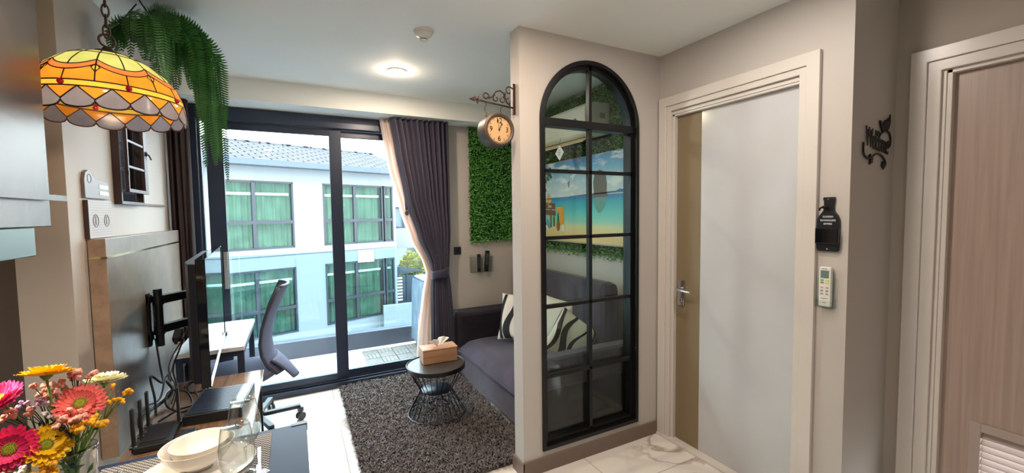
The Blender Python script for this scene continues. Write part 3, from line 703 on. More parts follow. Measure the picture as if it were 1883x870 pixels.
# ---- office chair
oc = thing('office_chair', 'lavender-grey mesh office chair with curved back, seen from the side by the window', 'office chair', (-.27, 3.28, 0))
X0, Y0 = -.27, 3.28
prof = [(-.085,1.0),(-.115,.93),(-.155,.84),(-.185,.74),(-.197,.65),(-.190,.57),(-.165,.50),(-.120,.44)]
def back(u_, v_):
    q = v_*(len(prof)-1); i = min(int(q), len(prof)-2); t_ = q-i; x_ = prof[i][0]*(1-t_)+prof[i+1][0]*t_; z = prof[i][1]*(1-t_)+prof[i+1][1]*t_
    wd = .20*(.72+.28*math.sin(PI*min(1,.12+v_*.9))); s_ = (u_-.5)*2
    return (x_ + .055*(1-s_*s_) - .02, Y0-.08 + s_*wd, z)
obj('backrest', MB().grid(back, 20, 28), 'fabric_lav', oc, smooth=True, solid=.008)
fr_ = MB()
for s_ in (0, 1): fr_.tube([back(s_, k/14) for k in range(15)], .010, 8)
fr_.tube([back(k/10, 0) for k in range(11)], .010, 8); fr_.tube([back(k/10, 1) for k in range(11)], .012, 8)
obj('back_frame', fr_, 'frame_lav', oc, smooth=True)
def shell(u_, v_):
    s_ = (u_-.5)*2; return (-.165 + .125*v_ + .03*(1-s_*s_), Y0-.08 + s_*(.15-.07*v_), .53 - .11*v_ - .05*v_*v_)
obj('back_shell', MB().grid(shell, 14, 10), 'fabric_lav', oc, smooth=True, solid=.012)
seat = MB()
def sg(u_, v_):
    a = 2*PI*u_; c, s = math.cos(a), math.sin(a); q = (abs(c)**3.2+abs(s)**3.2)**(-1/3.2)
    z = [(.40,.80),(.425,.97),(.45,1.0),(.468,.97),(.476,.80),(.478,.4),(.478,0.001)][v_]; return (-.335+.205*q*c*z[1], Y0-.08+.215*q*s*z[1], z[0])
vs = [sg(i/40, j) for j in range(7) for i in range(40)]
seat.add(vs, [(j*40+i, j*40+(i+1)%40, (j+1)*40+(i+1)%40, (j+1)*40+i) for j in range(6) for i in range(40)] + [tuple(range(40))[::-1]])
obj('seat', seat, 'fabric_lav', oc, smooth=True)
obj('gas_column', MB().lathe([(.028,.09),(.028,.26),(.018,.26),(.018,.39),(.08,.40),(.08,.41)], (X0,Y0,0), 16), 'black', oc, smooth='auto')
st_ = MB(); st_.lathe([(.04,.07),(.045,.10),(.04,.125)], (X0,Y0,0), 16)
cas = []
for k in range(5):
    a = math.radians(3) + 2*PI*k/5; d = Vector((math.cos(a), math.sin(a), 0)); R_ = .262
    p = Vector((X0,Y0,.10))
    st_.obox(p + d*R_*.5, (R_, .036, .026), Rz(a)); cas.append((p+d*R_, a))
obj('star_base', st_, 'black', oc, bevel=.004)
for p, a in cas:
    Q = Rz(a+.5)
    c_ = obj('caster', MB().obox((p.x,p.y,.075), (.03,.03,.03), Q).lathe([(.008,0),(.008,.04)], (p.x,p.y,.055), 8), 'black', oc)
    for s_ in (-.014, .014):
        ctr = Vector((p.x,p.y,.029)) + Q@Vector((0,s_,0)); obj('wheel', MB().lathe([(.0,-.009),(.026,-.009),(.0285,-.005),(.0285,.005),(.026,.009),(0,.009)], ctr, 20, Q@Rx(PI/2)), 'frame_lav', c_, smooth='auto')

# ---- television with swivel mount
tv = local('television', 'large flat television edge-on, held by a black arm off the stone panel', 'television')
# local: screen faces +X, length along Y from 0 to 1.01, bottom z 0
Lt, Ht = 1.01, .56
obj('screen', B(-.004, .0, .010, Lt-.010, .012, Ht-.010), 'tv', tv)
obj('bezel', MB().box(-.032,.003,0,.010,0,Ht).box(-.032,.003,Lt-.010,Lt,0,Ht).box(-.032,.003,.010,Lt-.010,Ht-.010,Ht).box(-.032,.003,.010,Lt-.010,0,.012), 'blackgloss', tv, bevel=.0015)
x = obj('bezel_trim', B(.0032, .005, 0, Lt, 0, .006), 'chrome', tv); x['label'] = 'silver lower edge strip'
bk = MB()
hull = [(-.032,.0),(-.032,Lt),(-.052,Lt-.05),(-.085,Lt-.16),(-.085,.16),(-.060,.02)]
bk.prism(hull, lambda a, b, t: (a, b, t), .02, Ht-.02)
obj('back_cover', bk, 'tvback', tv, bevel=.004)
vt = MB()
for k in range(18): vt.box(-.0865, -.083, .2+k*.036, .222+k*.036, .30, .36)
obj('vents', vt, 'black', tv)
obj('sensor', B(-.006,.012, Lt-.03, Lt-.005, -.014, .006), 'black', tv)
place(tv, (-.348, 2.19, .712), math.radians(4.0))
mn = thing('television_mount', 'black articulated wall arm between the stone panel and the television', 'mount', (-.70, 2.90, .80))
obj('wall_plate', MB().box(-.702,-.690,2.80,2.835,.775,1.055).box(-.702,-.690,2.93,2.965,.775,1.055).box(-.702,-.688,2.80,2.965,1.00,1.045).box(-.702,-.688,2.80,2.965,.80,.845), 'black', mn, bevel=.002)
obj('pivot', MB().lathe([(.020,.76),(.020,1.07)], (-.665,2.862,0), 14).lathe([(.026,.985),(.026,1.035)], (-.665,2.862,0), 14).lathe([(.026,.825),(.026,.875)], (-.665,2.862,0), 14), 'black', mn, smooth='auto')
for z in (1.01, .85):
    obj('arm', MB().obox((-.60, 2.95, z), (.035, .22, .045), Rz(-.66)), 'black', mn, bevel=.003)
    obj('arm', MB().obox((-.528, 2.935, z), (.035, .20, .040), Rz(.55)), 'black', mn, bevel=.003)
obj('elbow', MB().lathe([(.016,.80),(.016,1.05)], (-.535,3.03,0), 12), 'black', mn, smooth='auto')
obj('bracket', MB().box(-.492,-.478,2.60,2.63,.76,1.20).box(-.492,-.478,2.98,3.01,.76,1.20).box(-.490,-.476,2.60,3.01,.96,1.0), 'black', mn)
def cable(label, pts, rad=.004, m='black'):
    # smooth catmull path
    P_ = [Vector(p) for p in pts]; out = []
    for i in range(len(P_)-1):
        p0 = P_[max(i-1,0)]; p1 = P_[i]; p2 = P_[i+1]; p3 = P_[min(i+2,len(P_)-1)]
        for k in range(6):
            t = k/6; out.append(.5*((2*p1)+(p2-p0)*t+(2*p0-5*p1+4*p2-p3)*t*t+(3*p1-p0-3*p2+p3)*t**3))
    out.append(P_[-1])
    return tag(obj('cable', MB().tube(out, rad, 6), m, smooth=True), label, 'cable', 'black cables hanging below the television')
cable('black power cable looping down from the television arm to the desk', [(-.50,2.66,.90),(-.53,2.60,.80),(-.545,2.52,.72),(-.52,2.46,.64),(-.53,2.40,.57)])
cable('thin black cable hanging in a narrow loop from the arm', [(-.51,2.70,.86),(-.56,2.62,.77),(-.575,2.58,.70),(-.545,2.55,.62),(-.55,2.48,.565)], .003)
cable('tangled black cable lying on the desk by the router', [(-.56,2.30,.56),(-.50,2.36,.575),(-.46,2.42,.57),(-.50,2.52,.60),(-.56,2.50,.62),(-.55,2.40,.59),(-.48,2.34,.57),(-.44,2.45,.565),(-.48,2.60,.575)], .0045)
cable('black cable coiled below the television corner', [(-.42,2.60,.56),(-.46,2.66,.60),(-.52,2.68,.58),(-.50,2.60,.565),(-.44,2.58,.575),(-.43,2.66,.60),(-.50,2.72,.60),(-.53,2.64,.58)], .005)
cable('black cable running along the stone panel foot', [(-.69,3.3,.60),(-.66,3.0,.56),(-.64,2.8,.60),(-.62,2.6,.56),(-.64,2.45,.58),(-.62,2.3,.57)], .004)
cable('black cable drooping from the wall plate behind the router', [(-.69,2.88,.80),(-.66,2.80,.68),(-.62,2.66,.62),(-.63,2.52,.70),(-.60,2.44,.62),(-.58,2.36,.57)], .005)
cable('thick black cable bundled at the foot of the stone panel', [(-.66,2.95,.57),(-.62,2.80,.58),(-.60,2.66,.62),(-.56,2.56,.60),(-.60,2.48,.57),(-.63,2.36,.58),(-.61,2.26,.57)], .008)
ad = thing('power_adapter', 'black power adapter hanging from the cables under the television', 'adapter', (-.53, 2.62, .83))
obj('body', MB().obox((-.535, 2.60, .865), (.035,.07,.028), Rx(.5)), 'black', ad, bevel=.003); obj('plug', MB().obox((-.535,2.56,.845), (.012,.03,.012), Rx(.5)), 'black', ad)
# router
ro_ = thing('router', 'black router with upright antennas on the desk beside the stone panel', 'router', (-.52, 2.12, .55))
obj('body', MB().obox((-.52,2.13,.569), (.12,.20,.030)), 'black', ro_, bevel=.008)
obj('top_grille', MB().obox((-.52,2.13,.5855), (.08,.15,.002)), 'rubber', ro_)
for (a, b, t_) in ((-.572,2.04,.02),(-.572,2.13,-.02),(-.572,2.22,.03),(-.468,2.21,0)):
    an = obj('antenna', MB().obox((a,b,.655), (.010,.018,.15), Rx(t_)), 'black', ro_, bevel=.003); obj('hinge', MB().lathe([(.008,-.012),(.008,.012)], (a,b,.580), 10, Ry(PI/2)), 'black', an)
# flat vented box
vb = local('set_top_box', 'flat black device with finely slotted top on the desk below the television', 'set-top box')
obj('body', MB().box(-.11,.11,-.155,.155,0,.045), 'black', vb, bevel=.003)
g = MB()
for k in range(20): g.box(-.098, .055, -.143+k*.0145, -.134+k*.0145, .0455, .0475)
obj('vent_slats', g, 'alu', vb)
x = obj('sticker', B(.066,.100,-.150,-.095,.0455,.0468), 'paper', vb); x['label'] = 'small white sticker'
obj('side_strip', B(.066,.100,-.09,.15,.0455,.0462), 'blackgloss', vb)
place(vb, (-.335, 2.36, .55), math.radians(-5))
sb_ = local('adapter_box', 'small flat black box on the desk in front of the slotted device', 'box')
obj('body', B(-.028,.028,-.045,.045,0,.018), 'black', sb_, bevel=.002); obj('top_plate', B(-.024,.024,-.041,.041,.0182,.0192), 'alu', sb_)
place(sb_, (-.425, 2.10, .55), math.radians(-8))

# ---- range hood
rh = thing('range_hood', 'brushed steel range hood with glass canopy on the kitchen wall at far left', 'range hood', (-.73, 1.15, 1.36))
obj('chimney', B(XK, -.551, .80, 1.497, 1.512, H), 'steel', rh, bevel=.002)
obj('canopy', B(XK, -.528, .60, 1.515, 1.500, 1.509), MT['tint'], rh, bevel=.001)
x = obj('canopy_edge', B(-.530, -.526, .60, 1.515, 1.497, 1.511), 'steel', rh)
obj('body', B(XK, -.552, .80, 1.497, 1.432, 1.499), 'steel', rh, bevel=.002)
obj('lower_box', B(XK, -.556, .80, 1.428, 1.362, 1.431), mat('polished_steel', (104,112,107), .34, .9), rh, bevel=.002)

area('hood_fill', (-.74, 1.22, 1.357), .08, 4.0, (1,.86,.66))  # unseen lamp, added to brighten the wall beyond the hood
obj('hood_fill_disc', MB().lathe([(0,1.3605),(.03,1.3605),(.032,1.3618)], (-.74,1.22,0), 20), emis('hood_fill_glow', (255,225,180), 5), rh)  # glowing disc added to go with that fill lamp
# ---- dining table
dt = thing('dining_table', 'black dining table in the foreground set with a woven placemat', 'dining table', (-.26, .9, 0))
obj('table_top', B(-.52, .012, .20, 1.562, .722, .75), 'table', dt, bevel=.002)
for a, b in ((-.50,1.53),(-.01,1.53),(-.50,.24),(-.01,.24)): obj('leg', B(a-.015, a+.015, b-.018, b+.018, 0, .722), 'blackmetal', dt)
x = obj('corner_bracket', MB().box(-.035,.014,1.548,1.566,.728,.752), 'blackmetal', dt)
pm = obj('placemat', B(-.50, -.088, .98, 1.535, .7503, .7525), 'placemat', bevel=.0008); tag(pm, 'dark grey woven placemat under the plates', 'placemat')
def dish(name, label, cat, c, prof, m='ceramic', n=48):
    t = thing(name, label, cat, c); k = len(prof)
    return t, prof
def lathe_thing(name, label, cat, c, prof, m, part, n=48, group=None):
    t = thing(name, label, cat, c, group); obj(part, MB().lathe(prof, c, n), m, t, smooth='auto'); return t
pc = (-.262, 1.345)
t = lathe_thing('dinner_plate', 'large white dinner plate under the smaller plate and bowls', 'plate', (pc[0], pc[1], .7526), [(0,.004),(.075,.004),(.08,0),(.085,.003),(.112,.012),(.135,.020),(.136,.022),(.110,.016),(.082,.009),(0,.009)], 'ceramic', 'body')
t = lathe_thing('salad_plate', 'white side plate stacked on the large plate', 'plate', (pc[0]+.03, pc[1]+.012, .768), [(0,.002),(.06,.001),(.065,0),(.092,.008),(.112,.014),(.113,.016),(.090,.012),(.06,.006),(0,.006)], 'ceramic', 'body')
t = lathe_thing('bowl', 'outer white bowl standing on the stacked plates', 'bowl', (-.253, 1.375, .7755), [(0,.003),(.028,.002),(.032,0),(.034,.006),(.058,.020),(.076,.042),(.083,.062),(.0845,.064),(.081,.063),(.073,.045),(.055,.026),(.03,.012),(0,.010)], 'ceramic', 'body', group='nested bowls')
t = lathe_thing('bowl', 'smaller white bowl nested inside the outer bowl', 'bowl', (-.25, 1.378, .789), [(0,.002),(.026,.001),(.03,0),(.05,.014),(.062,.034),(.066,.052),(.0672,.053),(.0640,.0525),(.059,.036),(.046,.018),(.028,.008),(0,.007)], 'ceramic', 'body', group='nested bowls')
def wineglass(label, c):
    t = thing('wine_glass', label, 'wine glass', c, 'wine glasses')
    obj('bowl', MB().lathe([(0,.076),(.0035,.0765),(.012,.080),(.022,.088),(.030,.098),(.036,.111),(.0385,.125),(.0388,.138),(.038,.150),(.0335,.180),(.0290,.205),(.0284,.2055),(.0280,.205)], c, 48), 'glass', t, smooth=True)
    obj('stem', MB().lathe([(.0045,.003),(.0032,.02),(.0032,.06),(.0038,.0749)], c, 14, cap=True), 'glass', t, smooth=True)
    obj('foot', MB().lathe([(0,0),(.034,0),(.035,.0012),(.018,.0030),(.005,.006),(0,.006)], c, 36), 'glass', t, smooth=True)
wineglass('stemmed glass standing further back, beside the bowls', (-.140, 1.315, .7526)); wineglass('nearer stemmed glass beside the forks', (-.142, 1.165, .7526))
def cutlery(kind, label, loc, rz):
    t = local(kind, label, kind, 'cutlery by the plates')
    hp = [(-.004,-.10),(.004,-.10),(.0048,-.06),(.003,.0),(-.003,.0),(-.0048,-.06)]
    obj('handle', MB().prism(hp, lambda a,b,z: (a,b,z), .001, .0035), 'chrome', t, bevel=.0006)
    if kind == 'knife': obj('blade', MB().prism([(-.004,0),(.006,0),(.0095,.03),(.009,.075),(.003,.098),(-.004,.1)], lambda a,b,z: (a,b,z), .0013, .0028), 'chrome', t)
    elif kind == 'fork':
        mb = MB().prism([(-.003,0),(.003,0),(.0105,.025),(.0105,.04),(-.0105,.04),(-.0105,.025)], lambda a,b,z: (a,b,z), .0013, .0032)
        for k in range(4): mb.box(-.0105+k*.0061, -.0078+k*.0061, .04, .078, .0015, .003)
        obj('tines', mb, 'chrome', t)
    else: obj('spoon_bowl', MB().ball((0,.03,.004), .018, 14, 8, (1,1.6,.22)), 'chrome', t, smooth=True)
    place(t, loc, rz); return t
cutlery('knife', 'steel table knife near the right edge of the placemat', (-.112, 1.345, .7526), math.radians(-176))
cutlery('fork', 'steel fork between the knife and the nearer glass, front one', (-.150, 1.255, .7526), math.radians(-50))
cutlery('fork', 'steel fork left of the plates', (-.462, 1.42, .7526), math.radians(-6))
cutlery('spoon', 'steel spoon lying beside the knife', (-.128, 1.235, .7526), math.radians(-58))

# ================================================================== LAMPS
for i, (x_, y_, p_, c_) in enumerate(DOWN):
    vis = i == 0
    d = thing('downlight', ['lit round warm downlight in the ceiling between smoke detector and window', 'round warm ceiling downlight just above the frame near the divider', 'round ceiling downlight by the doors', 'round ceiling downlight above the kitchen side', 'round ceiling downlight behind the viewer'][i], 'ceiling light', (x_, y_, H-.02), 'ceiling downlights')
    obj('trim_ring', MB().lathe([(.050,H-.001),(.062,H-.001),(.060,H-.008),(.050,H-.006),(.050,H-.001)], (x_,y_,0), 36, cap=False), 'whitep', d, smooth='auto')
    obj('lens', MB().lathe([(0,H-.004),(.050,H-.004)], (x_,y_,0), 32, cap=False), emis('lit_lens', (255,214,160), 14), d)
    area('downlight_lamp', (x_, y_, H-.012), .11, p_, c_)
    # added unseen point light that brightens the ceiling, in place of lens spill
    pl = bpy.data.lights.new('ceiling_fill', 'POINT'); pl.energy = p_*.13; pl.color = c_; pl.shadow_soft_size = .02
    po = bpy.data.objects.new('ceiling_fill', pl); po.location = (x_, y_, H-.07); COL.objects.link(po)
sd = thing('smoke_detector', 'round white smoke detector on the ceiling', 'smoke detector', (.645, 2.228, H-.045))
obj('base_plate', MB().lathe([(0,H-.012),(.050,H-.012),(.052,H-.001),(0,H-.001)], (.645,2.228,0), 36), 'whitep', sd, smooth='auto')
obj('body', MB().lathe([(0,H-.034),(.024,H-.034),(.043,H-.022),(.046,H-.013),(0,H-.013)], (.645,2.228,0), 36), 'whitep', sd, smooth='auto')
obj('sensor_cage', MB().lathe([(0,H-.052),(.016,H-.052),(.019,H-.049),(.0195,H-.045),(.012,H-.045),(.012,H-.040),(.021,H-.040),(.0225,H-.034),(0,H-.034)], (.645,2.228,0), 28), 'whitep', sd, smooth='auto')
obj('slot', MB().lathe([(.0125,H-.0445),(.0165,H-.0445),(.0165,H-.0405),(.0125,H-.0405)], (.645,2.228,0), 28), 'black', sd)

# ---- stained glass pendant
LX, LY, LZ = -.52, 1.85, 1.785
pe = thing('pendant_lamp', 'lit stained glass dome pendant with amber, cream and grey scallops hanging on a chain', 'pendant lamp', (LX, LY, LZ))
prof_l = [(.035,.200),(.075,.190),(.115,.168),(.148,.138),(.172,.105),(.186,.072),(.193,.040),(.195,.010),(.196,-.012)]
def LP(t):
    q = t*(len(prof_l)-1); i = min(int(q), len(prof_l)-2); a = q-i
    return prof_l[i][0]*(1-a)+prof_l[i+1][0]*a, prof_l[i][1]*(1-a)+prof_l[i+1][1]*a
NS = 16; TH0 = .1
def tmax(th):
    s_ = (th/(2*PI)*NS) % 1; return .90 + .10*(1-(2*s_-1)**2)**.5
def lp(th, t, off=0):
    r_, z = LP(min(t,1)); return (LX+(r_+off)*math.cos(th+TH0), LY+(r_+off)*math.sin(th+TH0), LZ+z)
def arcT(th, base, dep):      # scallop hanging once every two sectors
    s_ = (th/(2*PI)*NS/2) % 1; return base + dep*(1-(2*s_-1)**2)
SM = [stainm('glass_cream', (186,208,136)), stainm('glass_coral', (255,132,76)), stainm('glass_orange', (255,156,52)), stainm('glass_amber', (255,206,84)), stainm('glass_grey', (134,136,156)), stainm('glass_bluegrey', (164,158,186))]
T1, T2, T3 = .50, .645, .715
def cls(th, t):
    s_ = (th/(2*PI)*NS) % 1; s2 = (th/(2*PI)*NS/2) % 1
    if t < arcT(th, .36, .09): return 0
    if t < arcT(th, .43, .09): return 1
    dd = min(s2, 1-s2)
    if dd*1.15 + abs(t-.475)*1.6 < .085: return 3
    if t < T2: return 2
    if t < T3: return 3
    # triangles: grey diamonds start at the middle of each sector
    if t > T3 + .155*abs(2*s_-1)*1.0: return 4
    return 2
mb = MB(); NU, NV = NS*16, 50
for j in range(NV):
    for i in range(NU):
        a0, a1 = 2*PI*i/NU, 2*PI*(i+1)/NU; v0, v1 = j/NV, (j+1)/NV
        def tt(v, a): 
            if v <= .76: return v/.76*T3
            return T3 + (v-.76)/.24*(tmax(a)-T3)
        t00, t10, t01, t11 = tt(v0,a0), tt(v0,a1), tt(v1,a0), tt(v1,a1)
        mb.cur = cls((a0+a1)/2, (t00+t10+t01+t11)/4); mb.add([lp(a0,t00), lp(a1,t10), lp(a1,t11), lp(a0,t01)], [(0,1,2,3)])
obj('glass_panels', mb, SM, pe, smooth=True)
ld = MB(); lr = .0019
def curve(fn, n): return [fn(k/n) for k in range(n+1)]
for k in range(NS):
    a0 = 2*PI*k/NS; da = 2*PI/NS
    if k % 2 == 0:
        ld.tube(curve(lambda q: lp(a0, .02+(.62)*q), 12), lr, 5)
        ld.tube(curve(lambda q: lp(a0+2*da*q, arcT(a0+2*da*q*.9999, .36, .09)), 14), lr, 5); ld.tube(curve(lambda q: lp(a0+2*da*q, arcT(a0+2*da*q*.9999, .43, .09)), 14), lr, 5)
        for (sa, sb) in ((-.15,.475),(.15,.475)):
            ld.tube([lp(a0, .425), lp(a0+sa*da, sb), lp(a0, .53)], lr, 5)
    else:
        ld.tube(curve(lambda q: lp(a0, .10+.35*q), 8), lr, 5); ld.tube(curve(lambda q: lp(a0, .52+(T3-.52)*q), 4), lr, 5)
    ld.tube(curve(lambda q: lp(a0+da*.5*q, T3+.155*(1-q)), 5), lr, 5); ld.tube(curve(lambda q: lp(a0+da*(.5+.5*q), T3+.155*q), 5), lr, 5)
    ld.tube(curve(lambda q: lp(a0+da*q, tmax(a0+da*min(.9999,max(.0001,q)))), 10), .0025, 5)
    ld.tube(curve(lambda q: lp(a0, T3+.155+(.03)*q), 2), lr, 5)
for t in (.20,): ld.tube(curve(lambda q: lp(2*PI*q, t), 64), lr, 5)
for t in (T2, T3): ld.tube(curve(lambda q: lp(2*PI*q, t), 64), .0022, 5)
obj('lead_lines', ld, 'lead', pe, smooth=True)
jm = mat('jewel_red', (220,16,60), .1, **{'Transmission Weight': .6}); jw = MB()
for k in range(0, NS, 2):
    p = Vector(lp(2*PI*(k+1)/NS, (T2+T3)/2, .002)); jw.ball(p, .0085, 10, 8)
obj('jewels', jw, jm, pe, smooth=True)
obj('cap', MB().lathe([(.0,.222),(.012,.222),(.016,.214),(.034,.208),(.042,.198),(.040,.194),(.0,.198)], (LX,LY,LZ), 28), 'bronze', pe, smooth='auto')
obj('cap_ring', MB().ring((LX,LY,LZ+.245), .020, .0035, 24, 8, Rz(.5)@Rx(PI/2)), 'bronze', pe, smooth=True)
obj('socket', MB().lathe([(.0,.13),(.018,.13),(.020,.17),(.014,.196),(0,.196)], (LX,LY,LZ), 18), 'bronze', pe, smooth='auto')
obj('bulb', MB().ball((LX,LY,LZ+.095), .026, 16, 12, (1,1,1.25)), emis('bulb_lit', (255,220,160), 6), pe, smooth=True)
z = LZ+.275; k = 0
while z < H-.02:
    ch = MB(); Q = Rz(.4+(k%2)*PI/2)
    pts = []
    for q in range(17):
        a = 2*PI*q/16; pts.append(Vector((LX,LY,z)) + Q@Vector((.0085*math.cos(a), 0, .021*math.sin(a)*(1+.0*abs(math.cos(a))))))
    ch.tube(pts, .0028, 6, cap=False); obj('chain_link', ch, 'bronze', pe, smooth=True); z += .033; k += 1
obj('ceiling_rose', MB().lathe([(0,H-.028),(.02,H-.028),(.045,H-.010),(.05,H-.001),(0,H-.001)], (LX,LY,0), 28), 'bronze', pe, smooth='auto')
pl = bpy.data.lights.new('bulb', 'POINT'); pl.energy = 1.45; pl.color = (1,.70,.42); pl.shadow_soft_size = .03
po = bpy.data.objects.new('bulb', pl); po.location = (LX, LY, LZ+.05); COL.objects.link(po)

# ================================================================== WALLS: THINGS ON THEM
# ---- hanging fern
fe = thing('hanging_fern', 'large artificial fern cascading from a hook near the ceiling, right of the pendant lamp', 'plant', (-.575, 2.46, 2.20))
FX, FY, FZ = -.575, 2.46, 2.29
obj('basket', MB().lathe([(0,-.05),(.04,-.05),(.062,-.015),(.07,.02),(.064,.02),(.045,-.01),(0,.01)], (FX,FY,FZ), 24), 'basket', fe, smooth='auto')
obj('hook', MB().tube([(FX+.068,FY,FZ+.02),(FX+.01,FY,H-.02),(FX,FY,H)], .003, 6).tube([(FX-.068,FY,FZ+.02),(FX-.01,FY,H-.02)], .003, 6), 'bronze', fe)
rnd = random.Random(11)
def frond(yaw, L, rise, droop, x0, wid):
    pts = []; n = 26; d = Vector((math.cos(yaw), math.sin(yaw), 0)); p = Vector(x0); el = rise
    for k in range(n+1):
        pts.append(p.copy()); p = p + (d*math.cos(el) + Vector((0,0,math.sin(el))))*(L/n); el = max(el - droop/n*(1.0+.6*(k/n)), -1.53)
    tw = rnd.choice((-1,1))*rnd.uniform(.9,1.6) if abs(math.cos(yaw)) > .5 else rnd.uniform(-.6,.6)
    st = MB().tube(pts, [.0022*(1-k/(n+1))+.0006 for k in range(n+1)], 5)
    lf = MB(); nl = int(L/.0112)
    for q in range(3, nl):
        t = q/nl; f_ = t*n; i = min(int(f_), n-1); c = pts[i].lerp(pts[i+1], f_-i); tg = (pts[i+1]-pts[i]).normalized()
        side = d.cross(Vector((0,0,1))).normalized(); up = side.cross(tg).normalized()
        w_ = wid*(min(1, t*5)**.6)*(1-t)**.45; side = (side*math.cos(tw) + (d.cross(Vector((0,0,1))).normalized().cross(tg)).normalized()*math.sin(tw)).normalized()
        for s_ in (-1, 1):
            dr = (side*s_*.95 + tg*.30).normalized(); e = c + dr*w_; h_ = tg*.0034
            mid = c + dr*w_*.62 + tg*.004*1.0
            lf.add([c-h_, c+h_, mid+h_*1.1, mid-h_*1.1, e], [(0,1,2,3),(3,2,4)])
    fo = obj('frond', lf, 'fern', fe); obj('stalk', st, 'fernstem', fo)
specs = []
for k in range(40):
    yaw = rnd.uniform(-1.3, 2.7)
    specs.append((yaw, rnd.uniform(.24,.36), rnd.uniform(.1,.7), rnd.uniform(1.8,2.8)))
for k in range(24):      # the thick right-hand cascade
    specs.append((rnd.uniform(-1.1,.5), rnd.uniform(.30,.60), rnd.uniform(.1,.55), rnd.uniform(2.7,3.6)))
for yw_ in (-1.55,-1.3,-1.0,-1.8,-.7,-2.1): specs.append((yw_, .30, .5, 3.6))
for yw_, L_ in ((-.35,.78),(-.15,.86),(-.6,.80),(.1,.74),(-.45,.70)): specs.append((yw_, L_, .25, 4.6))
for yaw, L, rs, dp in specs:
    if math.cos(yaw) < .0: L *= .48
    if math.sin(yaw) < -.6 and math.cos(yaw) < .4 and L != .30: L *= .62
    frond(yaw, L, rs, dp, (FX+.05*math.cos(yaw), FY+.05*math.sin(yaw), FZ+.02), rnd.uniform(.040,.062))

# ---- hedge panels
def hedge(name, label, o0, ex, ey, ez, wd, ht, n, seed, drop=.03):
    """leafy mat: ex across, ey up, ez out of the wall"""
    t = thing(name, label, 'artificial hedge', o0 + ex*wd*.5, 'artificial hedge panels')
    bk = MB(); P_ = lambda a, b, c: o0 + ex*a + ey*b + ez*c
    q = [P_(.01,.01,.002),P_(wd-.01,.01,.002),P_(wd-.01,ht-.01,.002),P_(.01,ht-.01,.002),P_(.01,.01,.016),P_(wd-.01,.01,.016),P_(wd-.01,ht-.01,.016),P_(.01,ht-.01,.016)]
    bk.add(q, [(3,2,1,0),(4,5,6,7),(0,1,5,4),(1,2,6,5),(2,3,7,6),(3,0,4,7)]); obj('backing', bk, 'leafback', t)
    R_ = random.Random(seed); mb = MB()
    for k in range(n):
        a = R_.uniform(-.008, wd+.008); b = R_.uniform(-drop*R_.random()**2, ht+.006); c = .018 + .022*R_.random() + .008*math.sin(a*34)*math.sin(b*31)
        e = P_(a, b, c)
        if seed == 2 and 2.44 < e.y < 3.295 and 2.0 < e.z < 2.275: continue
        s_ = R_.uniform(.008,.0155)
        up = (ez*R_.uniform(.25,1.0) + ey*R_.uniform(-1,1) + ex*R_.uniform(-1,1)).normalized(); sd_ = up.cross(ez + ex*.01).normalized(); nn_ = up.cross(sd_)
        mb.add([e - up*s_*.2, e + sd_*s_*.5 + up*s_*.45 + nn_*.001, e + up*s_*1.25, e - sd_*s_*.5 + up*s_*.45 + nn_*.001], [(0,1,2,3)])
    pl = obj('leaves', mb, 'leaf', t); pl['kind'] = 'stuff'
    return t
V = Vector
hedge('hedge_panel', 'green leafy panel on the far wall, left of the divider and behind the clock', V((1.485,YW,1.185)), V((1,0,0)), V((0,0,1)), V((0,-1,0)), .64, 1.08, 11000, 1)
hedge('hedge_panel', 'green leafy panel on the side wall behind the beach picture, seen through the arch', V((XS,2.07,1.11)), V((0,1,0)), V((0,0,1)), V((-1,0,0)), 1.42, 1.295, 21000, 2)
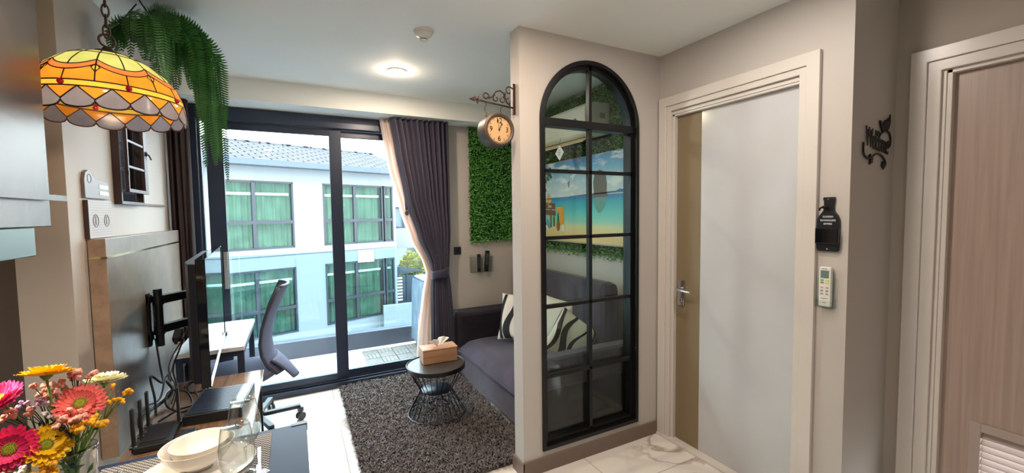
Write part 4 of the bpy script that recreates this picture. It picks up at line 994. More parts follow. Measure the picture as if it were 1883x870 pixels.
# ---- beach picture
bp = thing('beach_picture', 'wide beach picture with turquoise sea and a tall rock, on the leafy wall', 'picture', (2.09, 2.85, 1.21))
def pic_mat():
    m = mat('picture_print', (255,255,255), .35); nt = m.node_tree; b = nt.nodes['Principled BSDF']; N = nt.nodes.new
    tc = N('ShaderNodeTexCoord'); sx = N('ShaderNodeSeparateXYZ'); nz = N('ShaderNodeTexNoise'); nz.inputs['Scale'].default_value = 7; nz.inputs['Detail'].default_value = 6
    mp = N('ShaderNodeMapping'); mp.inputs['Scale'].default_value = (1, 1, 2.6)
    ad = N('ShaderNodeMath'); ad.operation = 'MULTIPLY_ADD'; ad.inputs[1].default_value = .03; rp = N('ShaderNodeValToRGB'); rp.color_ramp.interpolation = 'LINEAR'
    dv = N('ShaderNodeMath'); dv.operation = 'DIVIDE'; dv.inputs[1].default_value = .68
    stops = [(0,(222,188,118)),(.12,(226,200,140)),(.19,(214,214,160)),(.24,(150,214,196)),(.36,(92,206,204)),(.48,(50,172,200)),(.545,(34,120,180)),(.556,(206,222,226)),(.70,(190,216,230)),(.86,(120,180,220)),(1,(70,140,205))]
    cr = rp.color_ramp; cr.elements[0].position = 0; cr.elements[0].color = rgb(stops[0][1]); cr.elements[1].position = 1; cr.elements[1].color = rgb(stops[-1][1])
    for p_, c_ in stops[1:-1]: e = cr.elements.new(p_); e.color = rgb(c_)
    L_ = nt.links.new; L_(tc.outputs['Object'], sx.inputs[0]); L_(sx.outputs['Z'], dv.inputs[0]); L_(dv.outputs[0], rp.inputs[0])
    # painted clouds in the sky part
    L_(tc.outputs['Object'], mp.inputs[0]); L_(mp.outputs[0], nz.inputs[0]); cl_ = N('ShaderNodeValToRGB'); cl_.color_ramp.elements[0].position = .5; cl_.color_ramp.elements[1].position = .66; L_(nz.outputs['Fac'], cl_.inputs[0])
    gt = N('ShaderNodeMath'); gt.operation = 'GREATER_THAN'; gt.inputs[1].default_value = .56; L_(dv.outputs[0], gt.inputs[0]); mu = N('ShaderNodeMath'); mu.operation = 'MULTIPLY'; L_(gt.outputs[0], mu.inputs[0]); L_(cl_.outputs[0], mu.inputs[1])
    mx = N('ShaderNodeMix'); mx.data_type = 'RGBA'; L_(mu.outputs[0], mx.inputs[0]); L_(rp.outputs[0], mx.inputs[6]); mx.inputs[7].default_value = rgb((236,240,240)); L_(mx.outputs[2], b.inputs['Base Color'])
    return m
PX = 2.056
bo = obj('canvas', B(PX, 2.080, 2.255, 3.46, 1.21, 1.887), pic_mat(), bp)
obj('frame_edge', MB().box(PX+.001,2.081,2.247,2.2545,1.205,1.892).box(PX+.001,2.081,3.4605,3.468,1.205,1.892).box(PX+.001,2.081,2.247,3.468,1.2,1.2095).box(PX+.001,2.081,2.247,3.468,1.8875,1.894), 'greyp', bp)
MM = {k: mat('print_'+k, v, .5) for k, v in dict(rock=(98,92,84), rockr=(96,158,150), hill=(60,120,170), wood=(128,84,48), hat=(214,180,112), red=(170,50,40), cloth=(228,160,50), green=(60,120,50), pine=(150,100,40), shell=(236,228,210), blue=(90,160,200), dleaf=(70,104,60), gull=(235,238,240), gullg=(110,120,125), brown=(110,80,50)).items()}
def onpic(name, poly, m, d=.0008):       # poly in (y, z)
    return obj(name, MB().prism(poly, lambda a, b, t: (t, a, b), PX-d, PX-.0001), MM[m], bp)
def ell(cy_, cz_, a, b, n=20, rot=0): return [(cy_+a*math.cos(t)*math.cos(rot)-b*math.sin(t)*math.sin(rot), cz_+a*math.cos(t)*math.sin(rot)+b*math.sin(t)*math.cos(rot)) for t in [2*PI*i/n for i in range(n)]]
onpic('rock', [(2.600,1.563),(2.582,1.60),(2.588,1.68),(2.575,1.735),(2.548,1.762),(2.515,1.772),(2.476,1.762),(2.440,1.725),(2.428,1.66),(2.432,1.60),(2.420,1.566)], 'rock')
onpic('rock_reflection', [(2.585,1.562),(2.435,1.562),(2.45,1.50),(2.49,1.452),(2.53,1.444),(2.565,1.49)], 'rockr')
onpic('hill', [(2.256,1.592),(2.256,1.612),(2.29,1.618),(2.33,1.603),(2.42,1.596),(2.46,1.588),(2.9,1.583),(2.9,1.588)][::-1], 'hill')
onpic('sign_board', [(3.31,1.435),(3.11,1.425),(3.115,1.47),(3.31,1.482)], 'wood'); onpic('sign_board', [(3.30,1.49),(3.12,1.48),(3.12,1.535),(3.30,1.545)], 'wood', .0010)
onpic('sign_post', [(3.205,1.32),(3.175,1.32),(3.175,1.56),(3.205,1.56)], 'wood', .0006)
onpic('straw_hat', ell(3.225,1.560,.050,.022,20,.1), 'hat', .0014); onpic('straw_hat', ell(3.222,1.592,.030,.030), 'hat', .0015); onpic('hat_band', [(3.252,1.568),(3.192,1.573),(3.192,1.583),(3.252,1.578)], 'red', .0018)
onpic('towel', [(3.10,1.50),(2.985,1.505),(2.98,1.38),(3.0,1.34),(3.05,1.345),(3.06,1.45),(3.10,1.46)], 'cloth')
onpic('pineapple', ell(3.075,1.335,.028,.045), 'pine', .0014); onpic('pineapple_leaves', [(3.095,1.37),(3.055,1.37),(3.066,1.47),(3.075,1.42),(3.085,1.46)], 'green', .0014)
onpic('bottle', [(3.155,1.33),(3.125,1.33),(3.122,1.40),(3.135,1.43),(3.145,1.43),(3.158,1.40)], 'green', .0012)
onpic('flip_flop', ell(3.29,1.345,.026,.048,18,-.5), 'green', .0012); onpic('flip_flop', ell(3.235,1.352,.024,.048,18,-.5), 'blue', .0014); onpic('flip_flop', ell(3.262,1.322,.03,.016,18,.5), 'shell', .0016)
onpic('shells', ell(3.0,1.32,.026,.032), 'shell', .0012)
for a, b, r_ in ((3.30,1.80,.03),(3.26,1.83,.032),(3.22,1.80,.03),(3.24,1.76,.026),(3.19,1.775,.024),(3.28,1.74,.026),(3.33,1.77,.03),(3.31,1.69,.03),(3.28,1.66,.022),(3.34,1.72,.03),(3.20,1.84,.024)): onpic('tree_leaf', ell(a,b,r_,r_*.72,14,.6), 'dleaf', .0010)
onpic('branch', [(3.36,1.80),(3.18,1.795),(3.18,1.80),(3.36,1.812)], 'brown', .0007)
onpic('gull', [(2.90,1.745),(2.86,1.76),(2.84,1.81),(2.825,1.84),(2.835,1.79),(2.80,1.765),(2.84,1.745),(2.86,1.71),(2.865,1.74)], 'gull'); onpic('gull_wing_tip', [(2.84,1.812),(2.80,1.86),(2.79,1.875),(2.815,1.83)], 'gullg'); onpic('gull', [(2.93,1.70),(2.90,1.72),(2.905,1.67),(2.915,1.66)], 'gullg')
tx = text_mb('Sea', .045, lambda x,y,z: (PX-.0012-z*.1, 3.21-x, 1.512+y), .001); obj('lettering', tx, 'paper', bp)
# ---- air conditioner
ac = thing('air_conditioner', 'white wall air conditioner above the beach picture, seen through the arch', 'air conditioner', (2.0, 2.88, 2.02))
pr = [(2.112,2.03),(1.935,2.012),(1.895,2.027),(1.878,2.07),(1.876,2.165),(1.884,2.218),(1.905,2.240),(1.98,2.255),(2.112,2.260)]
obj('housing', MB().prism(pr, lambda a, b, t: (a, t, b), 2.455, 3.28), 'acw', ac, bevel=.012)
obj('air_flap', MB().obox((1.925, 2.868, 1.992), (.085, .74, .007), Ry(-.55)), 'acy', ac, bevel=.002)
obj('outlet', MB().obox((1.93, 2.868, 2.022), (.075, .76, .006), Ry(.35)), 'black', ac)
obj('emblem', MB().ring((1.8745, 2.575, 2.125), .017, .0055, 24, 6, Ry(PI/2)), mat('emblem_blue', (40,110,190), .4), ac)
obj('side_label', B(2.01,2.06,2.4535,2.4548,2.14,2.18), 'greyp', ac)
tg = thing('swing_tag', 'pale diamond-shaped tag hanging under the air conditioner', 'tag', (1.90, 2.80, 1.90))
obj('card', MB().obox((1.890, 2.80, 1.925), (.003, .085, .085), Rx(PI/4)), 'paper', tg); obj('string', MB().tube([(1.889,2.80,1.985),(1.888,2.79,2.01),(1.892,2.785,2.04)], .0015, 5), 'black', tg)
obj('print', merge(*[marks(n_, .011, lambda x,y,z,v=v_: (1.8880-z, 2.80-x, v-.023+y), n_) for n_, v_ in ((3,1.968),(6,1.950),(4,1.932))]), 'inkg', tg)

# ---- clock on a scroll bracket
cb = thing('clock_bracket', 'wrought iron scroll bracket with arrow tip on the divider end, holding the clock', 'bracket', (.94, 2.0, 1.98))
BY = 2.0
obj('wall_bar', B(1.052, 1.066, BY-.008, BY+.008, 1.975, 2.135), 'bronze', cb, bevel=.001)
ir = MB(); ir.tube([(1.055,BY,2.010),(.87,BY,2.028)], .0045, 8)
def spiral(c, r0, r1, a0, a1, n=22): return [(c[0]+(r0+(r1-r0)*k/n)*math.cos(a0+(a1-a0)*k/n), BY, c[1]+(r0+(r1-r0)*k/n)*math.sin(a0+(a1-a0)*k/n)) for k in range(n+1)]
ir.tube(spiral((1.032,2.095), .028, .009, -.3, -.3+PI*1.9), .0035, 6)
ir.tube([(1.010,BY,2.085),(1.008,BY,2.06),(1.02,BY,2.035),(1.04,BY,2.02)], .0035, 6)
ir.tube(spiral((.898,2.055), .012, .017, PI*1.9, 0-PI*.2)[::1] + [(.935,BY,2.055),(.955,BY,2.083),(.98,BY,2.092),(1.0,BY,2.080),(1.006,BY,2.06)], .0035, 6)
ir.tube(spiral((.955,2.048), .018, .007, PI*.6, PI*2.4), .0032, 6); ir.tube(spiral((.990,2.045), .018, .007, PI*.4, -PI*1.4), .0032, 6); ir.tube(spiral((1.030,2.040), .018, .007, PI*.5, PI*2.2), .0032, 6)
obj('scrollwork', ir, 'bronze', cb, smooth=True)
ar = MB().prism([(.806,2.032),(.835,2.046),(.848,2.034),(.835,2.022)], lambda a,b,t:(a,t,b), BY-.006, BY+.006).prism([(.843,2.030),(.853,2.052),(.858,2.046),(.856,2.031),(.856,2.016),(.850,2.010)], lambda a,b,t:(a,t,b), BY-.005, BY+.005).box(.845,.872,BY-.005,BY+.005,2.026,2.034)
obj('arrow_tip', ar, 'bronze', cb, bevel=.001)
for q, x_ in enumerate((.893, .983)):
    obj('hanger', MB().tube([(x_,BY,2.026-.008*q),(x_+.008,BY,2.015-.004*q),(x_,BY,2.006-.004*q),(x_-.002,BY,1.985-.0*q),(x_+.002,BY,1.966)], .0018, 6), 'bronze', cb)
ck = thing('wall_clock', 'round double-sided clock with tan face hanging from the scroll bracket, showing nearly one', 'clock', (.944, 1.99, 1.79))
CX, CZ, Y0_, Y1_ = .944, 1.878, 1.945, 2.035
obj('drum', MB().lathe([(.078,-.045),(.084,-.040),(.084,.040),(.078,.045)], (CX,(Y0_+Y1_)/2,CZ), 56, Rx(PI/2)), 'clockrim', ck, smooth='auto')
obj('bezel', MB().lathe([(.066,.0452),(.067,.052),(.076,.056),(.085,.050),(.0855,.042),(.066,.042)], (CX,(Y0_+Y1_)/2,CZ), 56, Rx(PI/2), cap=False), 'clockrim', ck, smooth='auto')
YF = (Y0_+Y1_)/2-.0462
obj('face', MB().lathe([(0,.0455),(.067,.0455)], (CX,(Y0_+Y1_)/2,CZ), 56, Rx(PI/2), cap=False), 'clockface', ck)
for s_, (dx, dz) in {'12':(0,.043),'3':(.045,0),'6':(0,-.045),'9':(-.045,0)}.items():
    obj('numeral', text_mb(s_, .037, lambda x,y,z: (CX+dx+x, YF-abs(z), CZ+dz+y), .0004), 'ink', ck)
tk = MB()
for k in range(60):
    a = 2*PI*k/60; 
    if k % 15 == 0: continue
    l0 = .050 if k % 5 == 0 else .059; d = V((math.sin(a),0,math.cos(a))); tk.obox(V((CX,YF-.0003,CZ)) + d*(l0+.063)*.5, (.0009 if k%5 else .0016, .0006, .063-l0), Ry(a))
obj('minute_marks', tk, 'ink', ck)
def hand(a, L, w_, d_): 
    mb = MB().obox(V((CX,YF-d_,CZ)) + V((math.sin(a),0,math.cos(a)))*L*.42, (w_,.0006,L*1.16), Ry(a)); mb.prism([(0,L),(w_*1.9,L*.80),(0,L*.70),(-w_*1.9,L*.80)], lambda x,y,t: tuple(V((CX,t,CZ)) + Ry(a)@V((x,0,y))), YF-d_-.0003, YF-d_+.0003); return mb
obj('hour_hand', hand(math.radians(29), .036, .0026, .0018), 'ink', ck); obj('minute_hand', hand(math.radians(-8), .054, .0018, .0028), 'ink', ck)
obj('hub', MB().lathe([(0,.0),(.0042,0),(.0042,.004),(0,.004)], (CX,YF,CZ), 16, Rx(PI/2)), 'ink', ck)
obj('lug', MB().box(.888,.898,1.985,1.995,1.950,1.970).box(.978,.990,1.985,1.995,1.950,1.968), 'clockrim', ck)

# ---- switch and remote holder by the window
sw = thing('light_switch', 'square dark wall switch beside the dark curtain', 'switch', (1.358, YW, 1.07))
obj('plate', B(1.322,1.394,YW-.008,YW-.001,1.068,1.142), 'alu', sw, bevel=.002); obj('rocker', B(1.338,1.378,YW-.012,YW-.008,1.084,1.126), 'black', sw, bevel=.001)
hl = thing('remote_holder', 'clear acrylic wall pocket under the far leafy panel, holding two black remotes', 'holder', (1.59, 3.72, .885))
obj('pocket', MB().box(1.478,1.708,3.688,3.691,.888,1.04).box(1.478,1.708,3.691,3.737,.888,.891).box(1.478,1.481,3.691,3.737,.891,1.04).box(1.705,1.708,3.691,3.737,.891,1.04).box(1.478,1.708,3.735,3.7385,.891,1.06), 'clear', hl)
for (x_, t_, l_, nm) in ((1.566,.0,.17,'slim black remote in the left of the wall pocket'),(1.640,.09,.20,'taller black remote tilted in the right of the wall pocket')):
    rm = local('remote_control', nm, 'remote control', 'black remotes in the wall pocket'); wd = .016 if t_ == 0 else .022
    obj('body', MB().box(-wd,wd,-.008,.008,0,l_), 'black', rm, bevel=.003)
    bt = MB()
    for r_ in range(6):
        for c_ in range(3 if t_ else 2): bt.box(-wd*.6+c_*(.0095 if t_ else .014), -wd*.6+.005+c_*(.0095 if t_ else .014), -.0095, -.008, l_-.04-r_*.018, l_-.033-r_*.018)
    obj('buttons', bt, 'greyp', rm); place(rm, (x_, 3.713, .893), 0, 0, t_)
# ---- bottle-shaped opener on the wall
bo_ = thing('bottle_opener', 'black bottle-shaped wall opener with white lettering, above the air conditioner remote', 'bottle opener', (XD, .985, 1.262))
pts = [(-.036,1.266),(-.042,1.275),(-.043,1.30),(-.042,1.405),(-.036,1.422),(-.021,1.444),(-.019,1.462),(-.019,1.488),(-.022,1.490),(-.022,1.503),(.022,1.503),(.022,1.490),(.019,1.488),(.019,1.462),(.021,1.444),(.036,1.422),(.042,1.405),(.043,1.30),(.042,1.275),(.036,1.266)]
obj('board', MB().prism(pts, lambda a,b,t: (t, .985-a, b), XD-.014, XD-.001), 'black', bo_, bevel=.002)
obj('cap_catcher', MB().prism([(-.045,1.30),(-.045,1.368),(.045,1.368),(.045,1.30)], lambda a,b,t: (t, .985-a, b), XD-.026, XD-.0145), 'blackgloss', bo_, bevel=.003)
obj('opener_claw', MB().tube([(XD-.015,.985+.004,1.462),(XD-.034,.985+.012,1.462),(XD-.038,.985+.020,1.455),(XD-.034,.985+.026,1.446)], .004, 8).ring((XD-.030,.990,1.458), .012, .0028, 20, 8, Ry(.3)), 'blackmetal', bo_, smooth=True)
for z_ in (1.493,1.276): obj('screw', MB().lathe([(.004,0),(.0035,.002),(0,.0025)], (XD-.014,.985,z_), 12, Ry(-PI/2)), 'chrome', bo_, smooth='auto')
for n_, z_, q in ((7,1.418,.010),(10,1.402,.009),(5,1.387,.010)):
    obj('lettering', marks(n_, q, lambda x,y,z: (XD-.0143-abs(z), .985-x, z_+y), n_), 'paper', bo_)
# ---- air conditioner remote in its holder
rh_ = thing('wall_holder', 'clear wall cradle for the white remote between door and wall corner', 'holder', (XD, .985, 1.005))
obj('cradle', MB().box(XD-.004,XD-.001,.945,1.030,1.02,1.15).box(XD-.030,XD-.004,.950,.954,1.02,1.06).box(XD-.030,XD-.004,1.016,1.020,1.02,1.06).box(XD-.032,XD-.004,.95,1.02,1.018,1.022).box(XD-.034,XD-.031,.95,1.02,1.018,1.05), 'clear', rh_)
rc = thing('remote_control', 'white air conditioner remote with small screen in the wall cradle below the black opener', 'remote control', (XD-.018, .985, 1.024))
obj('body', B(XD-.028,XD-.008,.9615,1.0085,1.024,1.198), 'whitep', rc, bevel=.004)
obj('display', B(XD-.0292,XD-.0278,.969,1.001,1.150,1.183), mat('lcd', (110,130,128), .15), rc)
for q, (c_, z_) in enumerate((((110,170,90),1.140),((90,150,90),1.129))): obj('button', B(XD-.0295,XD-.0278,.989,1.001,z_-.003,z_+.003), mat('btn%d'%q, c_, .5), rc)
for z_ in (1.140,1.129): obj('button', B(XD-.0295,XD-.0278,.969,.981,z_-.003,z_+.003), mat('btny', (220,210,80), .5), rc)
for z_ in (1.108,1.094,1.080): 
    for y_ in (.995,.975): obj('button', B(XD-.0295,XD-.0278,y_-.005,y_+.005,z_-.003,z_+.003), 'greyp' if z_ != 1.108 else mat('btno', (226,150,120), .5), rc)
obj('lettering', merge(marks(6, .006, lambda x,y,z: (XD-.0281-abs(z), .985-x, 1.190+y), 1), marks(9, .0045, lambda x,y,z: (XD-.0281-abs(z), .985-x, 1.060+y), 2), marks(6, .0045, lambda x,y,z: (XD-.0281-abs(z), .985-x, 1.042+y), 3)), 'inkg', rc)
# ---- welcome sign
wc = thing('welcome_sign', 'black iron Welcome sign with vine scrolls and a bird on the shaded wall', 'sign', (2.29, YR, 1.63))
WY = YR-.006
q = text_mb('Welcome', .105, lambda x,y,z: (2.285+x*.56+.0, WY-.001+z*.4, 1.744+y*1.15-.16*x*.56), .004, 0, spacing=.85)
obj('lettering', q, 'blackmetal', wc)
sc2 = MB(); W_ = lambda pts: [(a, WY, b) for a, b in pts]
def sm(pts, n=6):
    P_ = [Vector((a, WY, b)) for a, b in pts]; out = []
    for i in range(len(P_)-1):
        p0 = P_[max(i-1,0)]; p1 = P_[i]; p2 = P_[i+1]; p3 = P_[min(i+2,len(P_)-1)]
        for k in range(n):
            t = k/n; out.append(.5*((2*p1)+(p2-p0)*t+(2*p0-5*p1+4*p2-p3)*t*t+(3*p1-p0-3*p2+p3)*t**3))
    return out+[P_[-1]]
sc2.tube(sm([(2.165,1.735),(2.168,1.69),(2.20,1.668),(2.24,1.675),(2.275,1.69),(2.315,1.690),(2.352,1.672),(2.366,1.650),(2.352,1.634),(2.338,1.64),(2.342,1.655)]), .004, 6)
sc2.tube(sm([(2.285,1.745),(2.31,1.775),(2.35,1.795),(2.392,1.79),(2.408,1.76),(2.398,1.728),(2.38,1.735),(2.385,1.752)]), .004, 6)
sc2.tube(sm([(2.235,1.755),(2.228,1.785),(2.205,1.79),(2.203,1.775),(2.215,1.772)]), .0035, 6); sc2.tube(sm([(2.31,1.775),(2.29,1.79),(2.283,1.775),(2.293,1.768)]), .003, 6)
obj('vine', sc2, 'blackmetal', wc, smooth=True)
for (a, b, an, L_) in ((2.25,1.672,-2.3,.04),(2.353,1.66,-1.7,.035),(2.222,1.672,1.2,.018),(2.345,1.642,1.9,.02)):
    d = (math.cos(an), math.sin(an)); n_ = (-d[1], d[0]); lf_ = MB().prism([(a,b),(a+d[0]*L_*.5+n_[0]*L_*.28,b+d[1]*L_*.5+n_[1]*L_*.28),(a+d[0]*L_,b+d[1]*L_),(a+d[0]*L_*.5-n_[0]*L_*.28,b+d[1]*L_*.5-n_[1]*L_*.28)], lambda x,y,t:(x,t,y), WY-.003, WY+.003); obj('leaf', lf_, 'blackmetal', wc)
obj('bird', MB().prism([(2.335,1.79),(2.352,1.80),(2.372,1.797),(2.388,1.812),(2.398,1.838),(2.395,1.872),(2.386,1.838),(2.378,1.855),(2.368,1.838),(2.355,1.845),(2.342,1.832),(2.327,1.812),(2.312,1.835),(2.300,1.838),(2.312,1.815),(2.322,1.798)], lambda x,y,t:(x,t,y), WY-.003, WY+.003), 'blackmetal', wc)
# ---- plaques on the left wall
pq = thing('wall_plaque', 'grey key-shaped plaque with two white strips, upper one on the left wall', 'plaque', (XL, 2.44, 1.53))
poly = [(2.315,1.537),(2.560,1.537),(2.562,1.60),(2.552,1.612),(2.43,1.618),(2.405,1.628),(2.385,1.648),(2.355,1.652),(2.325,1.640),(2.313,1.61)]
obj('board', MB().prism(poly, lambda a,b,t:(t,a,b), XL+.001, XL+.012), 'plaque', pq, bevel=.001)
for z_ in (1.590,1.562): obj('white_strip', B(XL+.0122,XL+.0132,2.455,2.556,z_-.009,z_+.009), 'paper', pq)
obj('ring_mark', MB().ring((XL+.0122,2.36,1.618), .018, .0012, 24, 5, Ry(PI/2)), 'inkg', pq)
ps = thing('notice_plaque', 'pale lined plaque with two oval emblems standing on the stone panel top', 'plaque', (XL, 2.44, 1.37))
obj('board', B(XL+.001,XL+.016,2.322,2.566,1.3685,1.528), 'plaque2', ps, bevel=.001); obj('edge', B(XL+.001,XL+.0165,2.317,2.3215,1.3685,1.528), 'mframe', ps)
pn = MB()
for k in range(14): pn.box(XL+.0162,XL+.0166,2.328,2.560,1.518-k*.0105,1.5188-k*.0105)
obj('lines', pn, 'inkg', ps)
em = MB()
for y_ in (2.385,2.500): em.ring((XL+.0164,y_,1.442), .026, .0016, 28, 5, Ry(PI/2)); em.ball((XL+.0164,y_,1.455), .009, 8, 6, (.12,1,1)); em.box(XL+.0162,XL+.0172,y_-.006,y_+.006,1.425,1.447)
obj('emblem', em, 'inkg', ps, smooth=False)
# ---- mirror with little shutter
mr = thing('mirror_frame', 'dark brown framed wall mirror with a small latticed shutter standing open', 'mirror', (XL, 2.75, 1.52))
obj('frame', MB().box(XL+.001,-.730,2.660,2.674,1.535,2.06).box(XL+.001,-.730,2.990,3.004,1.535,2.06).box(XL+.001,-.730,2.66,3.004,1.520,1.535).box(XL+.001,-.730,2.66,3.004,2.06,2.075), 'mframe', mr, bevel=.001)
obj('mirror_glass', B(-.750,-.746,2.674,2.990,1.535,2.06), 'mirror', mr)
obj('ledge', B(XL+.001,XL+.014,3.004,3.48,1.522,1.534), 'mframe2', mr, bevel=.001)
sh = MB(); SX = -.708
def lat(y0, y1, z0, z1, t=.013):
    sh.box(SX-.014,SX,y0,y0+t,z0,z1); sh.box(SX-.014,SX,y1-t*4.0,y1,z0,z1); sh.box(SX-.014,SX,y0+t,y1-t*4,z0,z0+t*1.3); sh.box(SX-.014,SX,y0+t,y1-t*4,z1-t,z1)
    for q in (1/3., 2/3.): zz = z0+(z1-z0)*q; sh.box(SX-.012,SX-.002,y0+t,y1-t*4,zz-.006,zz+.006)
lat(2.690, 3.000, 1.580, 1.96); sh.box(SX-.022,SX-.014,2.975,2.990,1.60,1.94)
so_ = obj('shutter', sh, 'mframe', mr, bevel=.0008)
obj('latch', MB().tube([(SX+.004,2.965,1.80),(SX+.012,2.985,1.795),(SX+.014,3.015,1.775)], .004, 8).ring((SX+.004,2.975,1.80), .011, .003, 18, 6, Ry(PI/2)), 'bronze', so_, smooth=True)
obj('hinge', MB().box(SX-.004,SX+.002,2.686,2.700,1.66,1.685).box(SX-.004,SX+.002,2.686,2.700,1.90,1.925), 'bronze', so_)
# ---- sticker on the sliding door
MT['sticker'] = sheer('sticker_film', (236,238,240), .97, .8)
sk = thing('door_sticker', 'small white notice with a dark round symbol stuck on the sliding door glass', 'sticker', (.548, 3.83, 1.04))
SY = 3.8362
obj('sheet', B(.478,.618,SY-.001,SY,1.040,1.150), 'sticker', sk); obj('border', MB().box(.478,.618,SY-.0016,SY-.001,1.147,1.150).box(.478,.618,SY-.0016,SY-.001,1.040,1.043).box(.478,.481,SY-.0016,SY-.001,1.043,1.147).box(.615,.618,SY-.0016,SY-.001,1.043,1.147), 'inkg', sk)
obj('symbol', MB().ring((.548,SY-.0014,1.118), .019, .0016, 28, 5, Rx(PI/2)).obox((.548,SY-.0014,1.118), (.034,.0006,.003), Ry(.8)).box(.538,.560,SY-.0016,SY-.001,1.116,1.120), 'ink', sk)
obj('lettering', merge(*[marks(n_, q, lambda x,y,z,c=c_,v=v_: (c+x, SY-.0012-abs(z), v+y), int(v_*1000)) for n_, q, c_, v_ in ((12,.006,.520,1.088),(12,.006,.582,1.090),(9,.005,.515,1.077),(8,.005,.585,1.078),(9,.005,.515,1.066),(7,.005,.585,1.066),(10,.005,.518,1.055),(8,.005,.585,1.055))]), 'inkg', sk)

# ================================================================== FLOWERS
VX, VY, VZ = -.452, 1.245, .7526
va = thing('glass_vase', 'tall clear glass vase at the lower left holding the mixed bouquet', 'vase', (VX, VY, .7503)); ORG[va.name] = V((VX, VY, .7503))
obj('body', MB().lathe([(0,.014),(.029,.013),(.031,.002),(0,0)][:0] + [(0,.002),(.032,.002),(.034,.006),(.036,.05),(.0405,.18),(.0415,.190),(.0408,.1925),(.0400,.190)], (VX,VY,.7530), 40), 'glass', va, smooth=True)
bq = Vector((VX, VY, .90))
def gerbera(label, c, nrm, R_, petal, eye, seed=0, eye_r=.26, cup=.12):
    t = thing('gerbera', label, 'flower', c); rn = random.Random(seed); c = Vector(c); n_ = Vector(nrm).normalized()
    a_ = n_.orthogonal().normalized(); b_ = n_.cross(a_)
    for lay, (cnt, rr, cp, off) in enumerate(((26,1.0,cup,0),(24,.88,cup+.10,.002),(20,.62,cup+.30,.004))):
        mb = MB()
        for k in range(cnt):
            th = 2*PI*(k+.5*lay)/cnt + rn.uniform(-.05,.05); L_ = R_*rr*rn.uniform(.93,1.04); dr = a_*math.cos(th)+b_*math.sin(th); sd_ = n_.cross(dr); wv = R_*.10*rn.uniform(.9,1.15)
            P_ = lambda s, w_, h: c + dr*(R_*.16 + (L_-R_*.16)*s) + sd_*w_*wv + n_*(off + h + cp*R_*s*s*.6 + rn.uniform(-.0006,.0006))
            vs = []
            for s, ww in ((0,.35),(.3,.75),(.65,1),(.88,.85),(1,.30)):
                vs += [P_(s,-ww,.0008), P_(s,0,-.0006), P_(s,ww,.0008)]
            mb.add(vs, [(i*3+j, i*3+j+1, (i+1)*3+j+1, (i+1)*3+j) for i in range(4) for j in range(2)])
        obj('petals', mb, petal, t, smooth=True)
    ce = MB(); Q = Matrix((a_, b_, n_)).transposed()
    ce.lathe([(0,.0075),(R_*eye_r*.5,.0085),(R_*eye_r*.9,.0065),(R_*eye_r,.003),(0,0)], c, 24, Q)
    for k in range(60):
        th = k*2.39996; rr = R_*eye_r*math.sqrt(k/60); ce.ball(c + a_*rr*math.cos(th)+b_*rr*math.sin(th)+n_*.0078, .0013, 5, 4)
    obj('flower_centre', ce, eye, t, smooth=True)
    tp = c - n_*.004; q = bq; m_ = tp.lerp(q, .5) - n_*.02
    obj('stem', MB().tube([tp, tp.lerp(m_,.5)-n_*.006, m_, m_.lerp(q,.6), q+Vector((rn.uniform(-.012,.012),rn.uniform(-.012,.012),-.06)), q+Vector((rn.uniform(-.018,.018),rn.uniform(-.018,.018),-.125))], .0022, 7), 'stem', t, smooth=True)
    obj('calyx', MB().lathe([(.0025,-.012),(.009,-.004),(.011,.0)], c, 12, Q), 'stem', t, smooth=True)
    return t
def at(u_, v_, d): return (u_, v_, d)
gerbera('large hot pink gerbera with green-yellow centre facing out at the lower left', (-.512,1.165,1.002), (.35,-.95,.30), .043, 'petal_pink', 'eye_g', 1)
gerbera('bright yellow gerbera right of the hot pink one, tilted upward', (-.472,1.190,.985), (.55,-.62,.62), .043, 'petal_y', 'eye_g', 2, cup=.2)
gerbera('yellow gerbera seen from the side at the top of the bouquet', (-.468,1.205,1.128), (.06,.24,1), .044, 'petal_y', 'eye_g', 3, cup=.22)
gerbera('magenta gerbera at the far left edge, seen side on', (-.535,1.200,1.090), (-.15,-.55,.9), .040, 'petal_pinkl', 'eye_y', 4, cup=.5)
gerbera('coral gerbera on the right behind pink filler blooms', (-.424,1.215,1.052), (.25,-.75,.55), .043, 'petal_c', 'eye_g', 5, cup=.15)
gerbera('cream gerbera half hidden behind the coral one', (-.400,1.275,1.076), (.05,.12,1), .040, 'petal_w', 'eye_y', 6, cup=.25)
def sprig(label, ends, m, r_, seed, base=None, dark=False):
    t = thing('filler_sprig', label, 'flower', tuple(ends[0])); rn = random.Random(seed); q0 = Vector(base or bq)
    hd_ = MB(); stm = MB(); ctr = sum((Vector(e) for e in ends), Vector())/len(ends); nd = q0.lerp(ctr, .62)
    stm.tube([q0+Vector((0,0,-.10)), q0, nd], .0014, 6)
    for e in ends:
        e = Vector(e); stm.tube([nd, nd.lerp(e,.5)+Vector((0,0,.004)), e], .0009, 5)
        for k in range(7):
            hd_.ball(e+Vector((rn.uniform(-1,1),rn.uniform(-1,1),rn.uniform(-.6,1)))*r_*.5, r_*.55, 7, 5)
    obj('blooms', hd_, m, t, smooth=True); obj('stems', stm, 'stemd' if dark else 'stem', t, smooth=True); return t
rn = random.Random(5)
cl_ = lambda c, n, s: [(c[0]+rn.uniform(-s,s), c[1]+rn.uniform(-s*.6,s*.6), c[2]+rn.uniform(-s*.6,s*.6)) for _ in range(n)]
sprig('cluster of small dusty pink blooms left of centre', cl_((-.475,1.225,1.090), 12, .022), 'fill_p', .0075, 1, dark=True)
sprig('cluster of small dusty pink blooms at the top right of the bouquet', cl_((-.425,1.235,1.112), 9, .018), 'fill_p', .0075, 2, dark=True)
sprig('small lilac blooms between the pink gerberas', cl_((-.505,1.235,1.058), 10, .022), 'fill_l', .0055, 3, dark=True)
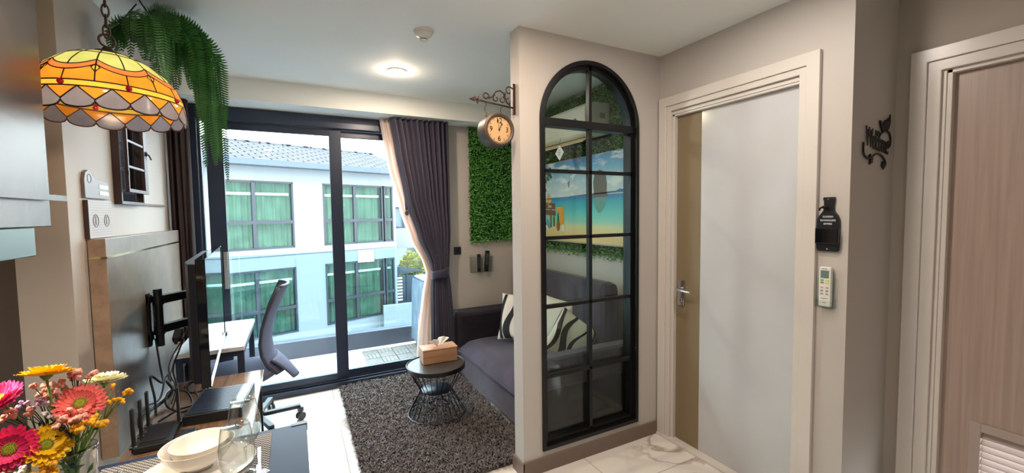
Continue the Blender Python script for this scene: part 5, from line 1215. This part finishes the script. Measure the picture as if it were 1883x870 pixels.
sprig('small pink blooms in front of the coral gerbera', cl_((-.428,1.175,1.040), 13, .024), 'fill_p', .0068, 4, dark=True)
sprig('small white blooms by the lilac ones', cl_((-.470,1.215,1.050), 6, .026), 'fill_w', .0055, 5)
sprig('yellow button blooms reaching out to the right', [(-.340,1.20,1.070),(-.347,1.205,1.062),(-.352,1.19,1.056),(-.362,1.20,1.052),(-.372,1.20,1.050),(-.348,1.19,1.050),(-.338,1.21,1.062),(-.372,1.22,1.078)], 'fill_y', .0062, 6)
sprig('yellow button blooms under the coral gerbera', cl_((-.415,1.185,1.010), 12, .026), 'fill_y', .0080, 7)
sprig('single fluffy yellow bloom low on the right', [(-.383,1.195,1.008)], 'fill_y', .0115, 8)
sprig('yellow button blooms above the vase rim', cl_((-.465,1.175,.945), 12, .030), 'fill_y', .0078, 9)
sprig('pale pink blooms at the bottom left edge', cl_((-.530,1.185,.940), 12, .022), 'fill_w', .0065, 10)
sprig('dusty pink blooms behind the hot pink gerbera', cl_((-.522,1.215,1.050), 10, .02), 'fill_p', .0075, 11, dark=True)
fg = thing('foliage_spray', 'dark green leaves and bare stems filling the bouquet above the vase', 'foliage', (VX, VY, .92)); mb = MB(); st2 = MB()
for k in range(70):
    a = rn.uniform(0,2*PI); r_ = rn.uniform(.0,.05); z_ = rn.uniform(.90,1.03); c = Vector((VX+r_*math.cos(a)*1.2, VY-.02+r_*math.sin(a), z_)); Q = Euler((rn.uniform(0,3),rn.uniform(0,3),rn.uniform(0,6))).to_matrix(); s_ = rn.uniform(.008,.018)
    mb.add([c, c+Q@Vector((s_*.35,s_*.6,0)), c+Q@Vector((0,s_*1.6,.002)), c+Q@Vector((-s_*.35,s_*.6,0))], [(0,1,2,3)])
for k in range(16):
    a = rn.uniform(0,2*PI); st2.tube([(VX+.02*math.cos(a),VY+.02*math.sin(a),.775),(VX-.01*math.cos(a),VY-.01*math.sin(a),.90),(VX+.05*math.cos(a+1),VY+.05*math.sin(a+1),1.0)], .0015, 5)
obj('leaves', mb, 'leafd', fg); obj('stems', st2, 'stem', fg)
